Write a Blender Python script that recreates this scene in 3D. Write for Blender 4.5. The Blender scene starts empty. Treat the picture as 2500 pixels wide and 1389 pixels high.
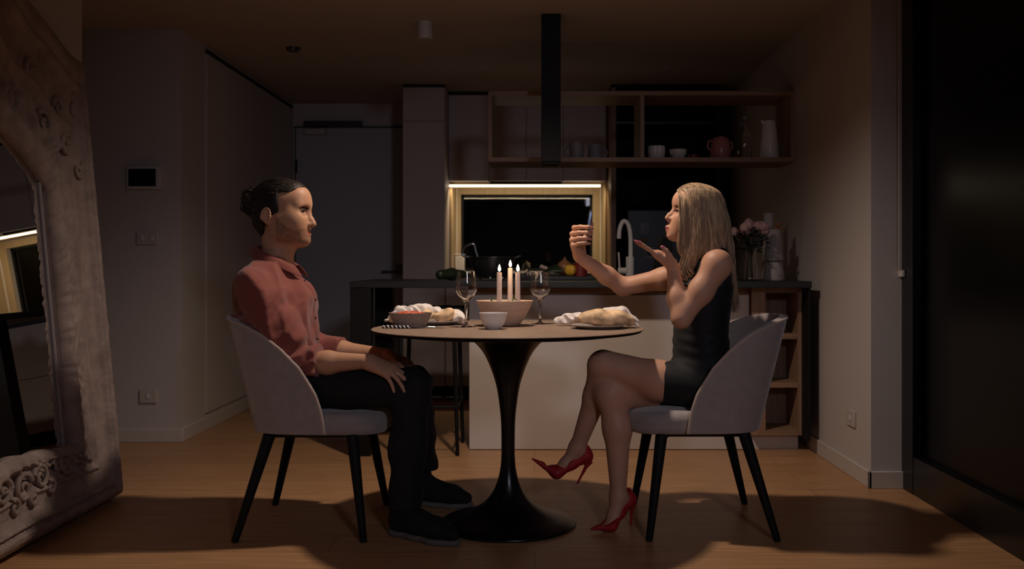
import bpy, bmesh, math, random
import numpy as np
from mathutils import Vector, Matrix

random.seed(7)
C = bpy.context.scene.collection
PI = math.pi

# ------------------------------------------------------------------ camera, world, exposure
F_PX, VX, VY, EYE = 2322.0, 1305.0, 648.0, 0.976
cam_data = bpy.data.cameras.new('camera')
cam_data.sensor_width = 36.0
cam_data.lens = F_PX / 2500.0 * 36.0
cam_data.shift_x = (1250.0 - VX) / 2500.0
cam_data.shift_y = -(694.5 - VY) / 2500.0
cam_data.clip_start = 0.05
cam_data.dof.use_dof = True
cam_data.dof.focus_distance = 3.55
cam_data.dof.aperture_fstop = 3.2
cam = bpy.data.objects.new('camera', cam_data)
cam.location = (0, 0, EYE)
cam.rotation_euler = (PI / 2, 0, 0)
C.objects.link(cam)
bpy.context.scene.camera = cam

world = bpy.data.worlds.new('night')
bpy.context.scene.world = world
world.use_nodes = True
wb = world.node_tree.nodes['Background']
wb.inputs[0].default_value = (0.62, 0.70, 1.0, 1)
wb.inputs[1].default_value = 0.014

vs = bpy.context.scene.view_settings
vs.view_transform = 'Standard'
vs.look = 'None'
vs.exposure = 0.0
vs.gamma = 1.0
vs.use_curve_mapping = False

KEY_W, KEY_Z = 70.0, 2.17
key = bpy.data.lights.new('dining_downlight', 'SPOT')
key.energy = KEY_W
key.color = (1.0, 0.81, 0.655)
key.spot_size = math.radians(152)
key.spot_blend = 0.75
key.shadow_soft_size = 0.05
keyo = bpy.data.objects.new('dining_downlight', key)
keyo.location = (-0.10, 3.60, KEY_Z)
C.objects.link(keyo)


lamp = bpy.data.lights.new('living_room_lamp', 'AREA')
lamp.shape = 'DISK'
lamp.size = 0.4
lamp.energy = 1.8
lamp.color = (0.86, 0.84, 1.0)
lamp.spread = math.radians(46)
lampo = bpy.data.objects.new('living_room_lamp', lamp)
lampo.location = (1.1, -1.2, 2.1)
lampo.rotation_euler = (math.radians(75.5), 0, math.radians(13))
C.objects.link(lampo)


def P(px, py, d):
    """world point seen at photo pixel (px, py) at depth d"""
    return np.array([(px - VX) / F_PX * d, d, EYE + (VY - py) / F_PX * d])


# ------------------------------------------------------------------ materials
def mat(name, col, rough=0.6, metal=0.0, bump=0.0, bscale=200.0, var=0.0, vscale=8.0, spec=0.5,
        emit=None, es=0.0, sheen=0.0, sss=0.0, coat=0.0, stretch=None, trans=0.0, ior=1.45, attr=None):
    m = bpy.data.materials.new(name)
    m.use_nodes = True
    nt = m.node_tree
    b = nt.nodes['Principled BSDF']
    b.inputs['Base Color'].default_value = (*col, 1)
    b.inputs['Roughness'].default_value = rough
    b.inputs['Metallic'].default_value = metal
    b.inputs['Specular IOR Level'].default_value = spec
    b.inputs['IOR'].default_value = ior
    if trans:
        b.inputs['Transmission Weight'].default_value = trans
    if sheen:
        b.inputs['Sheen Weight'].default_value = sheen
        b.inputs['Sheen Roughness'].default_value = 0.5
    if coat:
        b.inputs['Coat Weight'].default_value = coat
    if sss:
        b.inputs['Subsurface Weight'].default_value = sss
        b.inputs['Subsurface Radius'].default_value = (0.012, 0.005, 0.003)
        b.inputs['Subsurface Scale'].default_value = 0.6
    if emit:
        b.inputs['Emission Color'].default_value = (*emit, 1)
        b.inputs['Emission Strength'].default_value = es
    tc = nt.nodes.new('ShaderNodeTexCoord')
    vec = tc.outputs['Object']
    if stretch:
        mp = nt.nodes.new('ShaderNodeMapping')
        mp.inputs['Scale'].default_value = stretch
        nt.links.new(vec, mp.inputs['Vector'])
        vec = mp.outputs['Vector']
    src = None
    if attr:
        a = nt.nodes.new('ShaderNodeAttribute')
        a.attribute_name = attr
        nt.links.new(a.outputs['Color'], b.inputs['Base Color'])
        src = a.outputs['Color']
    if var:
        n = nt.nodes.new('ShaderNodeTexNoise')
        n.inputs['Scale'].default_value = vscale
        n.inputs['Detail'].default_value = 4
        nt.links.new(vec, n.inputs['Vector'])
        mx = nt.nodes.new('ShaderNodeMix')
        mx.data_type = 'RGBA'
        mx.blend_type = 'MULTIPLY'
        mx.inputs[0].default_value = 1.0
        rp = nt.nodes.new('ShaderNodeMapRange')
        rp.inputs['From Min'].default_value = 0.3
        rp.inputs['From Max'].default_value = 0.7
        rp.inputs['To Min'].default_value = 1 - var
        rp.inputs['To Max'].default_value = 1 + var
        nt.links.new(n.outputs['Fac'], rp.inputs['Value'])
        if src is not None:
            nt.links.new(src, mx.inputs[6])
        else:
            mx.inputs[6].default_value = (*col, 1)
        nt.links.new(rp.outputs['Result'], mx.inputs[7])
        nt.links.new(mx.outputs[2], b.inputs['Base Color'])
    if bump:
        n2 = nt.nodes.new('ShaderNodeTexNoise')
        n2.inputs['Scale'].default_value = bscale
        n2.inputs['Detail'].default_value = 3
        nt.links.new(vec, n2.inputs['Vector'])
        bp = nt.nodes.new('ShaderNodeBump')
        bp.inputs['Strength'].default_value = bump
        bp.inputs['Distance'].default_value = 0.004
        nt.links.new(n2.outputs['Fac'], bp.inputs['Height'])
        nt.links.new(bp.outputs['Normal'], b.inputs['Normal'])
    return m


def floor_material():
    m = mat('oak_boards', (0.3, 0.2, 0.12), 0.42)
    nt = m.node_tree
    b = nt.nodes['Principled BSDF']
    tc = nt.nodes['Texture Coordinate']
    br = nt.nodes.new('ShaderNodeTexBrick')
    br.inputs['Scale'].default_value = 1.0
    br.inputs['Brick Width'].default_value = 1.9
    br.inputs['Row Height'].default_value = 0.18
    br.inputs['Mortar Size'].default_value = 0.0018
    br.inputs['Mortar Smooth'].default_value = 0.2
    br.offset = 0.37
    br.inputs['Color1'].default_value = (0.52, 0.285, 0.14, 1)
    br.inputs['Color2'].default_value = (0.46, 0.245, 0.118, 1)
    br.inputs['Mortar'].default_value = (0.27, 0.145, 0.072, 1)
    nt.links.new(tc.outputs['Object'], br.inputs['Vector'])
    mp = nt.nodes.new('ShaderNodeMapping')
    mp.inputs['Scale'].default_value = (1.2, 22, 22)
    nt.links.new(tc.outputs['Object'], mp.inputs['Vector'])
    n = nt.nodes.new('ShaderNodeTexNoise')
    n.inputs['Scale'].default_value = 3.0
    n.inputs['Detail'].default_value = 6
    nt.links.new(mp.outputs['Vector'], n.inputs['Vector'])
    rp = nt.nodes.new('ShaderNodeMapRange')
    rp.inputs['From Min'].default_value = 0.3
    rp.inputs['From Max'].default_value = 0.7
    rp.inputs['To Min'].default_value = 0.78
    rp.inputs['To Max'].default_value = 1.18
    nt.links.new(n.outputs['Fac'], rp.inputs['Value'])
    mx = nt.nodes.new('ShaderNodeMix')
    mx.data_type = 'RGBA'
    mx.blend_type = 'MULTIPLY'
    mx.inputs[0].default_value = 1
    nt.links.new(br.outputs['Color'], mx.inputs[6])
    nt.links.new(rp.outputs['Result'], mx.inputs[7])
    nt.links.new(mx.outputs[2], b.inputs['Base Color'])
    bp = nt.nodes.new('ShaderNodeBump')
    bp.inputs['Strength'].default_value = 0.12
    bp.inputs['Distance'].default_value = 0.002
    nt.links.new(n.outputs['Fac'], bp.inputs['Height'])
    nt.links.new(bp.outputs['Normal'], b.inputs['Normal'])
    return m


def wood_material(name, a, bcol, axis='x', rough=0.5, var=0.2):
    st = {'x': (1.5, 30, 30), 'z': (30, 30, 1.5), 'y': (30, 1.5, 30)}[axis]
    return mat(name, a, rough, var=var, vscale=2.0, stretch=st, bump=0.08, bscale=3.0)


M = {}
M['floor'] = floor_material()
M['wall'] = mat('wall_paint', (0.52, 0.475, 0.465), 0.85, bump=0.05, bscale=350)
M['ceiling'] = mat('ceiling_paint', (0.5, 0.44, 0.40), 0.9)
M['trim'] = mat('skirting_paint', (0.55, 0.5, 0.47), 0.55)
M['door'] = mat('door_paint', (0.42, 0.42, 0.44), 0.6)
M['gap'] = mat('shadow_gap', (0.02, 0.02, 0.02), 0.9)
M['lam'] = mat('pale_laminate', (0.50, 0.43, 0.41), 0.55, var=0.05, vscale=3)
M['lam_white'] = mat('white_laminate', (0.62, 0.55, 0.50), 0.5)
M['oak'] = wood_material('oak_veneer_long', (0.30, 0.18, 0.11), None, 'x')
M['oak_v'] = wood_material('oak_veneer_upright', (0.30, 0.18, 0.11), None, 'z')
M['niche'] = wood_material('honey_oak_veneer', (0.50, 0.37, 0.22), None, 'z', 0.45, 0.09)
M['black'] = mat('black_powder_coat', (0.008, 0.008, 0.009), 0.6, spec=0.25)
M['black_gloss'] = mat('black_lacquer', (0.006, 0.006, 0.008), 0.28)
M['black_stone'] = mat('black_worktop', (0.02, 0.02, 0.022), 0.4, var=0.15, vscale=60, spec=0.4)
M['dark_steel'] = mat('dark_steel', (0.13, 0.13, 0.135), 0.28, 0.9)
M['steel'] = mat('brushed_steel', (0.45, 0.45, 0.46), 0.3, 1.0)
M['fridge'] = mat('dark_grey_enamel', (0.045, 0.046, 0.055), 0.4)
M['plastic_w'] = mat('white_plastic', (0.6, 0.58, 0.57), 0.4)
M['plastic_wall'] = mat('wall_plate_plastic', (0.5, 0.46, 0.43), 0.5)
M['screen'] = mat('dark_screen', (0.01, 0.01, 0.01), 0.15)
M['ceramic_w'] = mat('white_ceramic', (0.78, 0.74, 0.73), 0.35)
M['ceramic_t'] = mat('taupe_stoneware', (0.30, 0.235, 0.21), 0.5, var=0.1, vscale=60)
M['ceramic_p'] = mat('pink_glaze', (0.42, 0.17, 0.16), 0.25)
M['ceramic_g'] = mat('grey_ceramic', (0.28, 0.25, 0.26), 0.5)
M['beige'] = mat('beige_wooden_bowl', (0.62, 0.45, 0.34), 0.6, var=0.12, vscale=3, stretch=(2, 2, 30))
M['wax'] = mat('cream_wax', (0.82, 0.66, 0.58), 0.5, sss=0.3)
M['flame'] = mat('flame', (1, 0.8, 0.5), 0.5, emit=(1.0, 0.72, 0.42), es=14.0)
M['wick'] = mat('wick', (0.02, 0.015, 0.01), 0.9)
M['led'] = mat('led_strip', (1, 0.9, 0.7), 0.5, emit=(1.0, 0.86, 0.64), es=3.6)
M['table_top'] = mat('brown_stone_top', (0.30, 0.205, 0.15), 0.55, var=0.16, vscale=35, bump=0.05, bscale=150)
M['velvet'] = mat('greige_velvet', (0.36, 0.31, 0.30), 0.85, sheen=0.5, bump=0.12, bscale=500, var=0.06, vscale=30)
M['velvet_pipe'] = mat('velvet_piping', (0.52, 0.41, 0.36), 0.8, sheen=0.4)
M['skin'] = mat('skin', (0.55, 0.3, 0.2), 0.5, sss=0.12, attr='Col', bump=0.06, bscale=700, spec=0.4)
M['eye'] = mat('eyeball', (0.7, 0.66, 0.62), 0.15, attr='Col')
M['hair_dark'] = mat('dark_brown_hair', (0.016, 0.010, 0.008), 0.5, var=0.4, vscale=60, bump=0.5, bscale=90, stretch=(1, 1, 0.35))
M['hair_blonde'] = mat('ash_blonde_hair', (0.42, 0.285, 0.175), 0.45, var=0.5, vscale=1.0, spec=0.35, stretch=(75, 75, 4))
M['shirt'] = mat('rust_red_linen', (0.25, 0.066, 0.052), 0.85, sheen=0.25, bump=0.2, bscale=900, var=0.14, vscale=300)
M['shirt_dark'] = mat('rust_red_linen_collar', (0.225, 0.058, 0.046), 0.85, sheen=0.2, bump=0.2, bscale=900)
M['button'] = mat('dark_button', (0.05, 0.02, 0.02), 0.4)
M['trousers'] = mat('black_denim', (0.008, 0.008, 0.011), 0.85, bump=0.2, bscale=600)
M['shoe_black'] = mat('black_suede', (0.008, 0.008, 0.009), 0.85)
M['sole'] = mat('dark_rubber_sole', (0.14, 0.13, 0.12), 0.7)
M['dress'] = mat('black_jersey', (0.006, 0.006, 0.008), 0.75, sheen=0.05, bump=0.1, bscale=500)
M['red_shoe'] = mat('red_suede', (0.40, 0.013, 0.02), 0.6, bump=0.08, bscale=700)
M['phone'] = mat('phone_case', (0.10, 0.13, 0.20), 0.25, 0.6)
M['mirror'] = mat('silvered_glass', (0.75, 0.75, 0.75), 0.0, 1.0)
M['frame'] = mat('distressed_cream_gesso', (0.32, 0.25, 0.23), 0.75, var=0.22, vscale=14, bump=0.25, bscale=90)
M['night'] = mat('blackout_dark', (0.012, 0.013, 0.016), 0.9)  # near-black for the added blocking boxes, night put in as colour
M['bread'] = mat('toasted_tortilla', (0.80, 0.55, 0.32), 0.7, var=0.5, vscale=26, bump=0.2, bscale=60)
M['paper'] = mat('white_paper', (0.84, 0.78, 0.74), 0.8, bump=0.25, bscale=40)
M['salsa'] = mat('tomato_salsa', (0.62, 0.10, 0.035), 0.4, var=0.3, vscale=80, bump=0.8, bscale=90)
M['plate'] = mat('grey_plate', (0.33, 0.28, 0.26), 0.4)
M['green'] = mat('green_leaf', (0.10, 0.16, 0.05), 0.5)
M['green_d'] = mat('dark_green_skin', (0.012, 0.022, 0.010), 0.45, var=0.4, vscale=20)
M['leek'] = mat('leek_white', (0.5, 0.38, 0.33), 0.5)
M['yellow'] = mat('yellow_pepper_skin', (0.75, 0.42, 0.04), 0.3)
M['brown_s'] = mat('onion_skin', (0.32, 0.14, 0.07), 0.4, var=0.2, vscale=30)
M['red_tin'] = mat('red_tin', (0.20, 0.02, 0.02), 0.4)
M['rose'] = mat('pink_petals', (0.42, 0.26, 0.27), 0.7)
M['leaf_k'] = mat('rose_leaf', (0.01, 0.018, 0.012), 0.5)
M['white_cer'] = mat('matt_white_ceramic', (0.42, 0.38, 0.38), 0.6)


def glass_mat(name, tint=(1, 1, 1), rough=0.0, ior=1.45):
    m = bpy.data.materials.new(name)
    m.use_nodes = True
    nt = m.node_tree
    b = nt.nodes['Principled BSDF']
    b.inputs['Base Color'].default_value = (*tint, 1)
    b.inputs['Roughness'].default_value = rough
    b.inputs['Transmission Weight'].default_value = 1.0
    b.inputs['IOR'].default_value = ior
    return m


M['glass'] = glass_mat('clear_glass')
M['pane'] = glass_mat('window_pane', (0.5, 0.52, 0.56), 0.02, 1.18)
M['pane_soft'] = glass_mat('smoked_door_pane', (0.3, 0.32, 0.36), 0.22, 1.16)


# ------------------------------------------------------------------ object helpers
def link(o, parent=None):
    C.objects.link(o)
    if parent is not None:
        o.parent = parent
        o.matrix_parent_inverse = root_inv(parent)
    return o


def root_inv(p):
    mtx = Matrix.Identity(4)
    chain = []
    q = p
    while q is not None:
        chain.append(q)
        q = q.parent
    # only roots carry a transform at build time
    r = chain[-1]
    return Matrix.LocRotScale(r.location, r.rotation_euler, r.scale).inverted() if p is r else Matrix.Identity(4)


def mesh_obj(name, verts, faces, material, parent=None, smooth=True, mods=None, angle=None):
    me = bpy.data.meshes.new(name)
    me.from_pydata([tuple(map(float, v)) for v in verts], [], [tuple(f) for f in faces])
    me.validate()
    me.update()
    if material is not None:
        me.materials.append(material)
    if smooth:
        me.polygons.foreach_set('use_smooth', [True] * len(me.polygons))
    o = bpy.data.objects.new(name, me)
    link(o, parent)
    if smooth and angle is not None:
        me.set_sharp_from_angle(angle=math.radians(angle))
    return o


def empty(name, loc, label, cat, group=None):
    o = bpy.data.objects.new(name, None)
    o.empty_display_size = 0.05
    o.location = tuple(map(float, loc))
    C.objects.link(o)
    tag(o, label, cat, group)
    return o


def tag(o, label, cat, group=None):
    o['label'] = label
    o['category'] = cat
    if group:
        o['group'] = group
    return o


def struct(o, label=None):
    o['kind'] = 'structure'
    if label:
        o['label'] = label
    return o


class MB:
    """mesh collector"""
    def __init__(s):
        s.v, s.f = [], []

    def add(s, v, f):
        n = len(s.v)
        s.v += [tuple(map(float, q)) for q in v]
        s.f += [tuple(i + n for i in q) for q in f]
        return s

    def box(s, x0, x1, y0, y1, z0, z1):
        v = [(x, y, z) for x in (x0, x1) for y in (y0, y1) for z in (z0, z1)]
        return s.add(v, [(0, 1, 3, 2), (4, 6, 7, 5), (0, 4, 5, 1), (2, 3, 7, 6), (0, 2, 6, 4), (1, 5, 7, 3)])

    def lathe(s, prof, c=(0, 0, 0), seg=48):
        v, f = [], []
        n = len(prof)
        for i in range(seg):
            a = 2 * PI * i / seg
            for r, z in prof:
                v.append((c[0] + r * math.cos(a), c[1] + r * math.sin(a), c[2] + z))
        for i in range(seg):
            j = (i + 1) % seg
            for k in range(n - 1):
                f.append((i * n + k, j * n + k, j * n + k + 1, i * n + k + 1))
        if prof[0][0] > 1e-6:
            f.append(tuple(i * n for i in range(seg))[::-1])
        if prof[-1][0] > 1e-6:
            f.append(tuple(i * n + n - 1 for i in range(seg)))
        return s.add(v, f)

    def tube(s, pts, r, seg=10, cap=True, flat=None, up=None):
        pts = [Vector(tuple(map(float, p))) for p in pts]
        n = len(pts)
        rs = r if hasattr(r, '__len__') else [r] * n
        v, f = [], []
        prev = Vector(up) if up is not None else None
        for i, p in enumerate(pts):
            t = (pts[min(i + 1, n - 1)] - pts[max(i - 1, 0)])
            t.normalize()
            if prev is None:
                prev = t.orthogonal()
            a = prev - t * prev.dot(t)
            if a.length < 1e-6:
                a = t.orthogonal()
            a.normalize()
            b = t.cross(a)
            prev = a
            fl = 1.0 if flat is None else flat
            for k in range(seg):
                w = 2 * PI * k / seg
                v.append(p + a * (rs[i] * math.cos(w)) + b * (rs[i] * fl * math.sin(w)))
        for i in range(n - 1):
            for k in range(seg):
                l = (k + 1) % seg
                f.append((i * seg + k, i * seg + l, (i + 1) * seg + l, (i + 1) * seg + k))
        if cap:
            f.append(tuple(range(seg))[::-1])
            f.append(tuple((n - 1) * seg + k for k in range(seg)))
        return s.add(v, f)

    def ball(s, c, r, su=16, sv=10):
        rr = r if hasattr(r, '__len__') else (r, r, r)
        v, f = [], []
        for i in range(sv + 1):
            t = PI * i / sv
            for j in range(su):
                a = 2 * PI * j / su
                v.append((c[0] + rr[0] * math.sin(t) * math.cos(a), c[1] + rr[1] * math.sin(t) * math.sin(a), c[2] + rr[2] * math.cos(t)))
        for i in range(sv):
            for j in range(su):
                k = (j + 1) % su
                f.append((i * su + j, (i + 1) * su + j, (i + 1) * su + k, i * su + k))
        return s.add(v, f)

    def build(s, name, material, parent=None, smooth=True, bevel=0.0, angle=35, seg=2):
        o = mesh_obj(name, s.v, s.f, material, parent, smooth, angle=angle)
        bm = bmesh.new()
        bm.from_mesh(o.data)
        bmesh.ops.remove_doubles(bm, verts=bm.verts, dist=1e-6)
        bmesh.ops.recalc_face_normals(bm, faces=bm.faces)
        bm.to_mesh(o.data)
        bm.free()
        if smooth and angle:
            o.data.set_sharp_from_angle(angle=math.radians(angle))
        if bevel:
            md = o.modifiers.new('bevel', 'BEVEL')
            md.width = bevel
            md.segments = seg
            md.limit_method = 'ANGLE'
        return o


def box(name, x0, x1, y0, y1, z0, z1, m, parent=None, bevel=0.0):
    return MB().box(x0, x1, y0, y1, z0, z1).build(name, m, parent, bevel=bevel)


def smooth_path(pts, n=8):
    """Catmull-Rom through points"""
    pts = [np.array(p, float) for p in pts]
    q = [2 * pts[0] - pts[1]] + pts + [2 * pts[-1] - pts[-2]]
    out = []
    for i in range(1, len(q) - 2):
        for k in range(n):
            t = k / n
            a, b, c, d = q[i - 1], q[i], q[i + 1], q[i + 2]
            out.append(0.5 * (2 * b + (c - a) * t + (2 * a - 5 * b + 4 * c - d) * t * t + (3 * b - a - 3 * c + d) * t ** 3))
    out.append(pts[-1])
    return out


def copy_thing(root, loc, label=None, rot=None):
    r = root.copy()
    C.objects.link(r)
    r.location = loc
    if rot is not None:
        r.rotation_euler = rot
    if label:
        r['label'] = label
    for ch in list(root.children):
        c = ch.copy()
        C.objects.link(c)
        c.parent = r
        for g in list(ch.children):
            d = g.copy()
            C.objects.link(d)
            d.parent = c
    return r


# ------------------------------------------------------------------ implicit surfaces (figures, cloth, food)
def smin(a, b, k):
    if k <= 0:
        return np.minimum(a, b)
    h = np.maximum(k - np.abs(a - b), 0) / k
    return np.minimum(a, b) - h * h * k * 0.25


_NR = np.random.RandomState(4).uniform(-1, 1, (32, 32, 32)).astype(np.float32)


def noise(x, y, z):
    """smooth value noise, about -1..1"""
    x, y, z = np.broadcast_arrays(x, y, z)
    i, j, k = (np.floor(q).astype(np.int32) for q in (x, y, z))
    u, v, w = x - i, y - j, z - k
    u, v, w = (q * q * (3 - 2 * q) for q in (u, v, w))
    out = 0
    for a in (0, 1):
        for b in (0, 1):
            for c in (0, 1):
                t = (u if a else 1 - u) * (v if b else 1 - v) * (w if c else 1 - w)
                out = out + t * _NR[(i + a) & 31, (j + b) & 31, (k + c) & 31]
    return out


class SDF:
    def __init__(s):
        s.ops = []

    def _push(s, op, fn, lo, hi, k):
        s.ops.append((op, fn, np.array(lo, float), np.array(hi, float), k))

    def cone(s, a, b, ra, rb=None, k=0.02, op='+', flat=None, ratio=1.0):
        """round cone a->b; across the direction `flat` the section is scaled by ratio"""
        rb = ra if rb is None else rb
        a, b = np.array(a, float), np.array(b, float)
        ab = b - a
        L2 = max(float(ab @ ab), 1e-12)
        fl = None
        if flat is not None:
            fl = np.array(flat, float)
            fl = fl / np.linalg.norm(fl)

        def fn(X, Y, Z):
            px, py, pz = X - a[0], Y - a[1], Z - a[2]
            t = np.clip((px * ab[0] + py * ab[1] + pz * ab[2]) / L2, 0, 1)
            qx, qy, qz = px - t * ab[0], py - t * ab[1], pz - t * ab[2]
            r = ra + (rb - ra) * t
            if fl is None:
                return np.sqrt(qx * qx + qy * qy + qz * qz) - r
            w = qx * fl[0] + qy * fl[1] + qz * fl[2]
            w2 = w / ratio
            d2 = np.maximum(qx * qx + qy * qy + qz * qz - w * w, 0) + w2 * w2
            return (np.sqrt(d2) - r) * min(1.0, ratio)
        rm = max(ra, rb) * max(1.0, ratio) + k + 0.012
        s._push(op, fn, np.minimum(a, b) - rm, np.maximum(a, b) + rm, k)
        return s

    def chain(s, pts, rs, k=0.02, op='+', flat=None, ratio=1.0):
        for i in range(len(pts) - 1):
            s.cone(pts[i], pts[i + 1], rs[i], rs[i + 1], k, op, flat, ratio)
        return s

    def ell(s, c, rad, axes=None, k=0.02, op='+'):
        c = np.array(c, float)
        rad = np.array(rad if hasattr(rad, '__len__') else (rad, rad, rad), float)
        A = np.eye(3) if axes is None else np.array(axes, float)

        def fn(X, Y, Z):
            px, py, pz = X - c[0], Y - c[1], Z - c[2]
            q = [(px * A[i][0] + py * A[i][1] + pz * A[i][2]) / rad[i] for i in range(3)]
            k0 = np.sqrt(q[0] ** 2 + q[1] ** 2 + q[2] ** 2)
            k1 = np.sqrt((q[0] / rad[0]) ** 2 + (q[1] / rad[1]) ** 2 + (q[2] / rad[2]) ** 2)
            return k0 * (k0 - 1.0) / np.maximum(k1, 1e-6)
        rm = rad.max() + k + 0.012
        s._push(op, fn, c - rm, c + rm, k)
        return s

    def rbox(s, lo, hi, r, k=0.0, op='+'):
        lo, hi = np.array(lo, float), np.array(hi, float)
        c, e = (lo + hi) / 2, (hi - lo) / 2 - r

        def fn(X, Y, Z):
            q = [np.abs(X - c[0]) - e[0], np.abs(Y - c[1]) - e[1], np.abs(Z - c[2]) - e[2]]
            out = np.sqrt(np.maximum(q[0], 0) ** 2 + np.maximum(q[1], 0) ** 2 + np.maximum(q[2], 0) ** 2)
            return out + np.minimum(np.maximum(np.maximum(q[0], q[1]), q[2]), 0) - r
        s._push(op, fn, lo - k - 0.012, hi + k + 0.012, k)
        return s

    def clip(s, fn, k=0.0):
        """keep only where fn < 0"""
        s.ops.append(('&', fn, None, None, k))
        return s

    def warp(s, fn):
        """add fn to the distance"""
        s.ops.append(('~', fn, None, None, 0))
        return s

    def bounds(s):
        lo = np.min([o[2] for o in s.ops if o[0] == '+'], axis=0)
        hi = np.max([o[3] for o in s.ops if o[0] == '+'], axis=0)
        return lo, hi

    def grid(s, h, lo=None, hi=None):
        if lo is None:
            lo, hi = s.bounds()
        lo, hi = np.array(lo, float), np.array(hi, float)
        n = np.maximum(np.ceil((hi - lo) / h).astype(int) + 1, 4)
        F = np.full(tuple(n), 0.5, np.float32)
        ax = [(lo[i] + h * np.arange(n[i])).astype(np.float32) for i in range(3)]
        for op, fn, a, b, k in s.ops:
            if a is None:
                i0, i1 = np.zeros(3, int), n
            else:
                i0 = np.clip(np.floor((a - lo) / h).astype(int), 0, n)
                i1 = np.clip(np.ceil((b - lo) / h).astype(int) + 1, 0, n)
                if np.any(i1 <= i0):
                    continue
            sl = tuple(slice(i0[i], i1[i]) for i in range(3))
            X = ax[0][sl[0]][:, None, None]
            Y = ax[1][sl[1]][None, :, None]
            Z = ax[2][sl[2]][None, None, :]
            v = fn(X, Y, Z)
            G = F[sl]
            if op == '+':
                F[sl] = smin(G, v, k)
            elif op == '-':
                F[sl] = -smin(-G, v, k)
            elif op == '&':
                F[sl] = -smin(-G, -v, k)
            else:
                F[sl] = G + v
        return F, lo

    def mesh(s, h, lo=None, hi=None):
        F, lo = s.grid(h, lo, hi)
        return surfnets(F, lo, h)

    def build(s, name, h, material, parent=None, fine=(), lo=None, hi=None, relax=1):
        """fine: list of (lo, hi, h) boxes meshed at a finer step"""
        v, f = s.mesh(h, lo, hi)
        vs_, fs_ = [], []
        for flo, fhi, fh in fine:
            flo, fhi = np.array(flo), np.array(fhi)
            cen = v[f].mean(axis=1)
            m = 0.011
            inside = np.all((cen > flo + m) & (cen < fhi - m), axis=1)
            f = f[~inside]
            v2, f2 = s.mesh(fh, flo, fhi)
            vs_.append(v2)
            fs_.append(f2)
        allv, allf = [v], [f]
        n = len(v)
        for v2, f2 in zip(vs_, fs_):
            allv.append(v2)
            allf.append(f2 + n)
            n += len(v2)
        v = np.concatenate(allv)
        f = np.concatenate(allf)
        for _ in range(relax):
            v = relax_mesh(v, f)
        return np_obj(name, v, f, material, parent)


def relax_mesh(v, f, w=0.5):
    acc = np.zeros_like(v)
    cnt = np.zeros(len(v))
    for a, b in ((0, 1), (1, 2), (2, 3), (3, 0)):
        for p, q in ((a, b), (b, a)):
            np.add.at(acc, f[:, p], v[f[:, q]])
            np.add.at(cnt, f[:, p], 1)
    ok = cnt > 0
    out = v.copy()
    out[ok] = v[ok] * (1 - w) + w * acc[ok] / cnt[ok][:, None]
    return out


def surfnets(F, lo, h):
    S = F < 0
    n = F.shape
    cnt = np.zeros((n[0] - 1, n[1] - 1, n[2] - 1), np.uint8)
    offs = [(a, b, c) for a in (0, 1) for b in (0, 1) for c in (0, 1)]
    for a, b, c in offs:
        cnt += S[a:n[0] - 1 + a, b:n[1] - 1 + b, c:n[2] - 1 + c]
    act = (cnt > 0) & (cnt < 8)
    idx = np.argwhere(act)
    N = len(idx)
    vid = np.full(act.shape, -1, np.int32)
    vid[act] = np.arange(N)
    val = np.stack([F[idx[:, 0] + a, idx[:, 1] + b, idx[:, 2] + c] for a, b, c in offs], 1)
    o = np.array(offs, float)
    acc = np.zeros((N, 3))
    num = np.zeros(N)
    for i in range(8):
        for j in range(i + 1, 8):
            if np.abs(o[i] - o[j]).sum() != 1:
                continue
            a, b = val[:, i], val[:, j]
            m = (a < 0) != (b < 0)
            t = np.where(m, a / np.where(m, a - b, 1), 0)
            p = o[i] + t[:, None] * (o[j] - o[i])
            acc += np.where(m[:, None], p, 0)
            num += m
    V = lo + h * (idx + acc / num[:, None])
    faces = []
    for ax in range(3):
        u, w = (ax + 1) % 3, (ax + 2) % 3
        s0 = [slice(None)] * 3
        s1 = [slice(None)] * 3
        s0[ax], s1[ax] = slice(0, -1), slice(1, None)
        A, B = S[tuple(s0)], S[tuple(s1)]
        e = np.argwhere(A != B)
        ok = (e[:, u] > 0) & (e[:, u] < n[u] - 1) & (e[:, w] > 0) & (e[:, w] < n[w] - 1)
        e = e[ok]
        fl = A[tuple(e.T)]
        quad = []
        for du, dw in ((-1, -1), (0, -1), (0, 0), (-1, 0)):
            c = e.copy()
            c[:, u] += du
            c[:, w] += dw
            quad.append(vid[tuple(c.T)])
        q = np.stack(quad, 1)
        q[~fl] = q[~fl][:, ::-1]
        faces.append(q)
    return V, np.concatenate(faces)


def np_obj(name, v, f, material, parent=None):
    me = bpy.data.meshes.new(name)
    me.vertices.add(len(v))
    me.vertices.foreach_set('co', v.astype(np.float32).ravel())
    me.loops.add(f.size)
    me.loops.foreach_set('vertex_index', f.astype(np.int32).ravel())
    me.polygons.add(len(f))
    me.polygons.foreach_set('loop_start', np.arange(0, f.size, 4, dtype=np.int32))
    me.update(calc_edges=True)
    me.polygons.foreach_set('use_smooth', np.ones(len(f), bool))
    me.materials.append(material)
    o = bpy.data.objects.new(name, me)
    link(o, parent)
    return o


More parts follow.
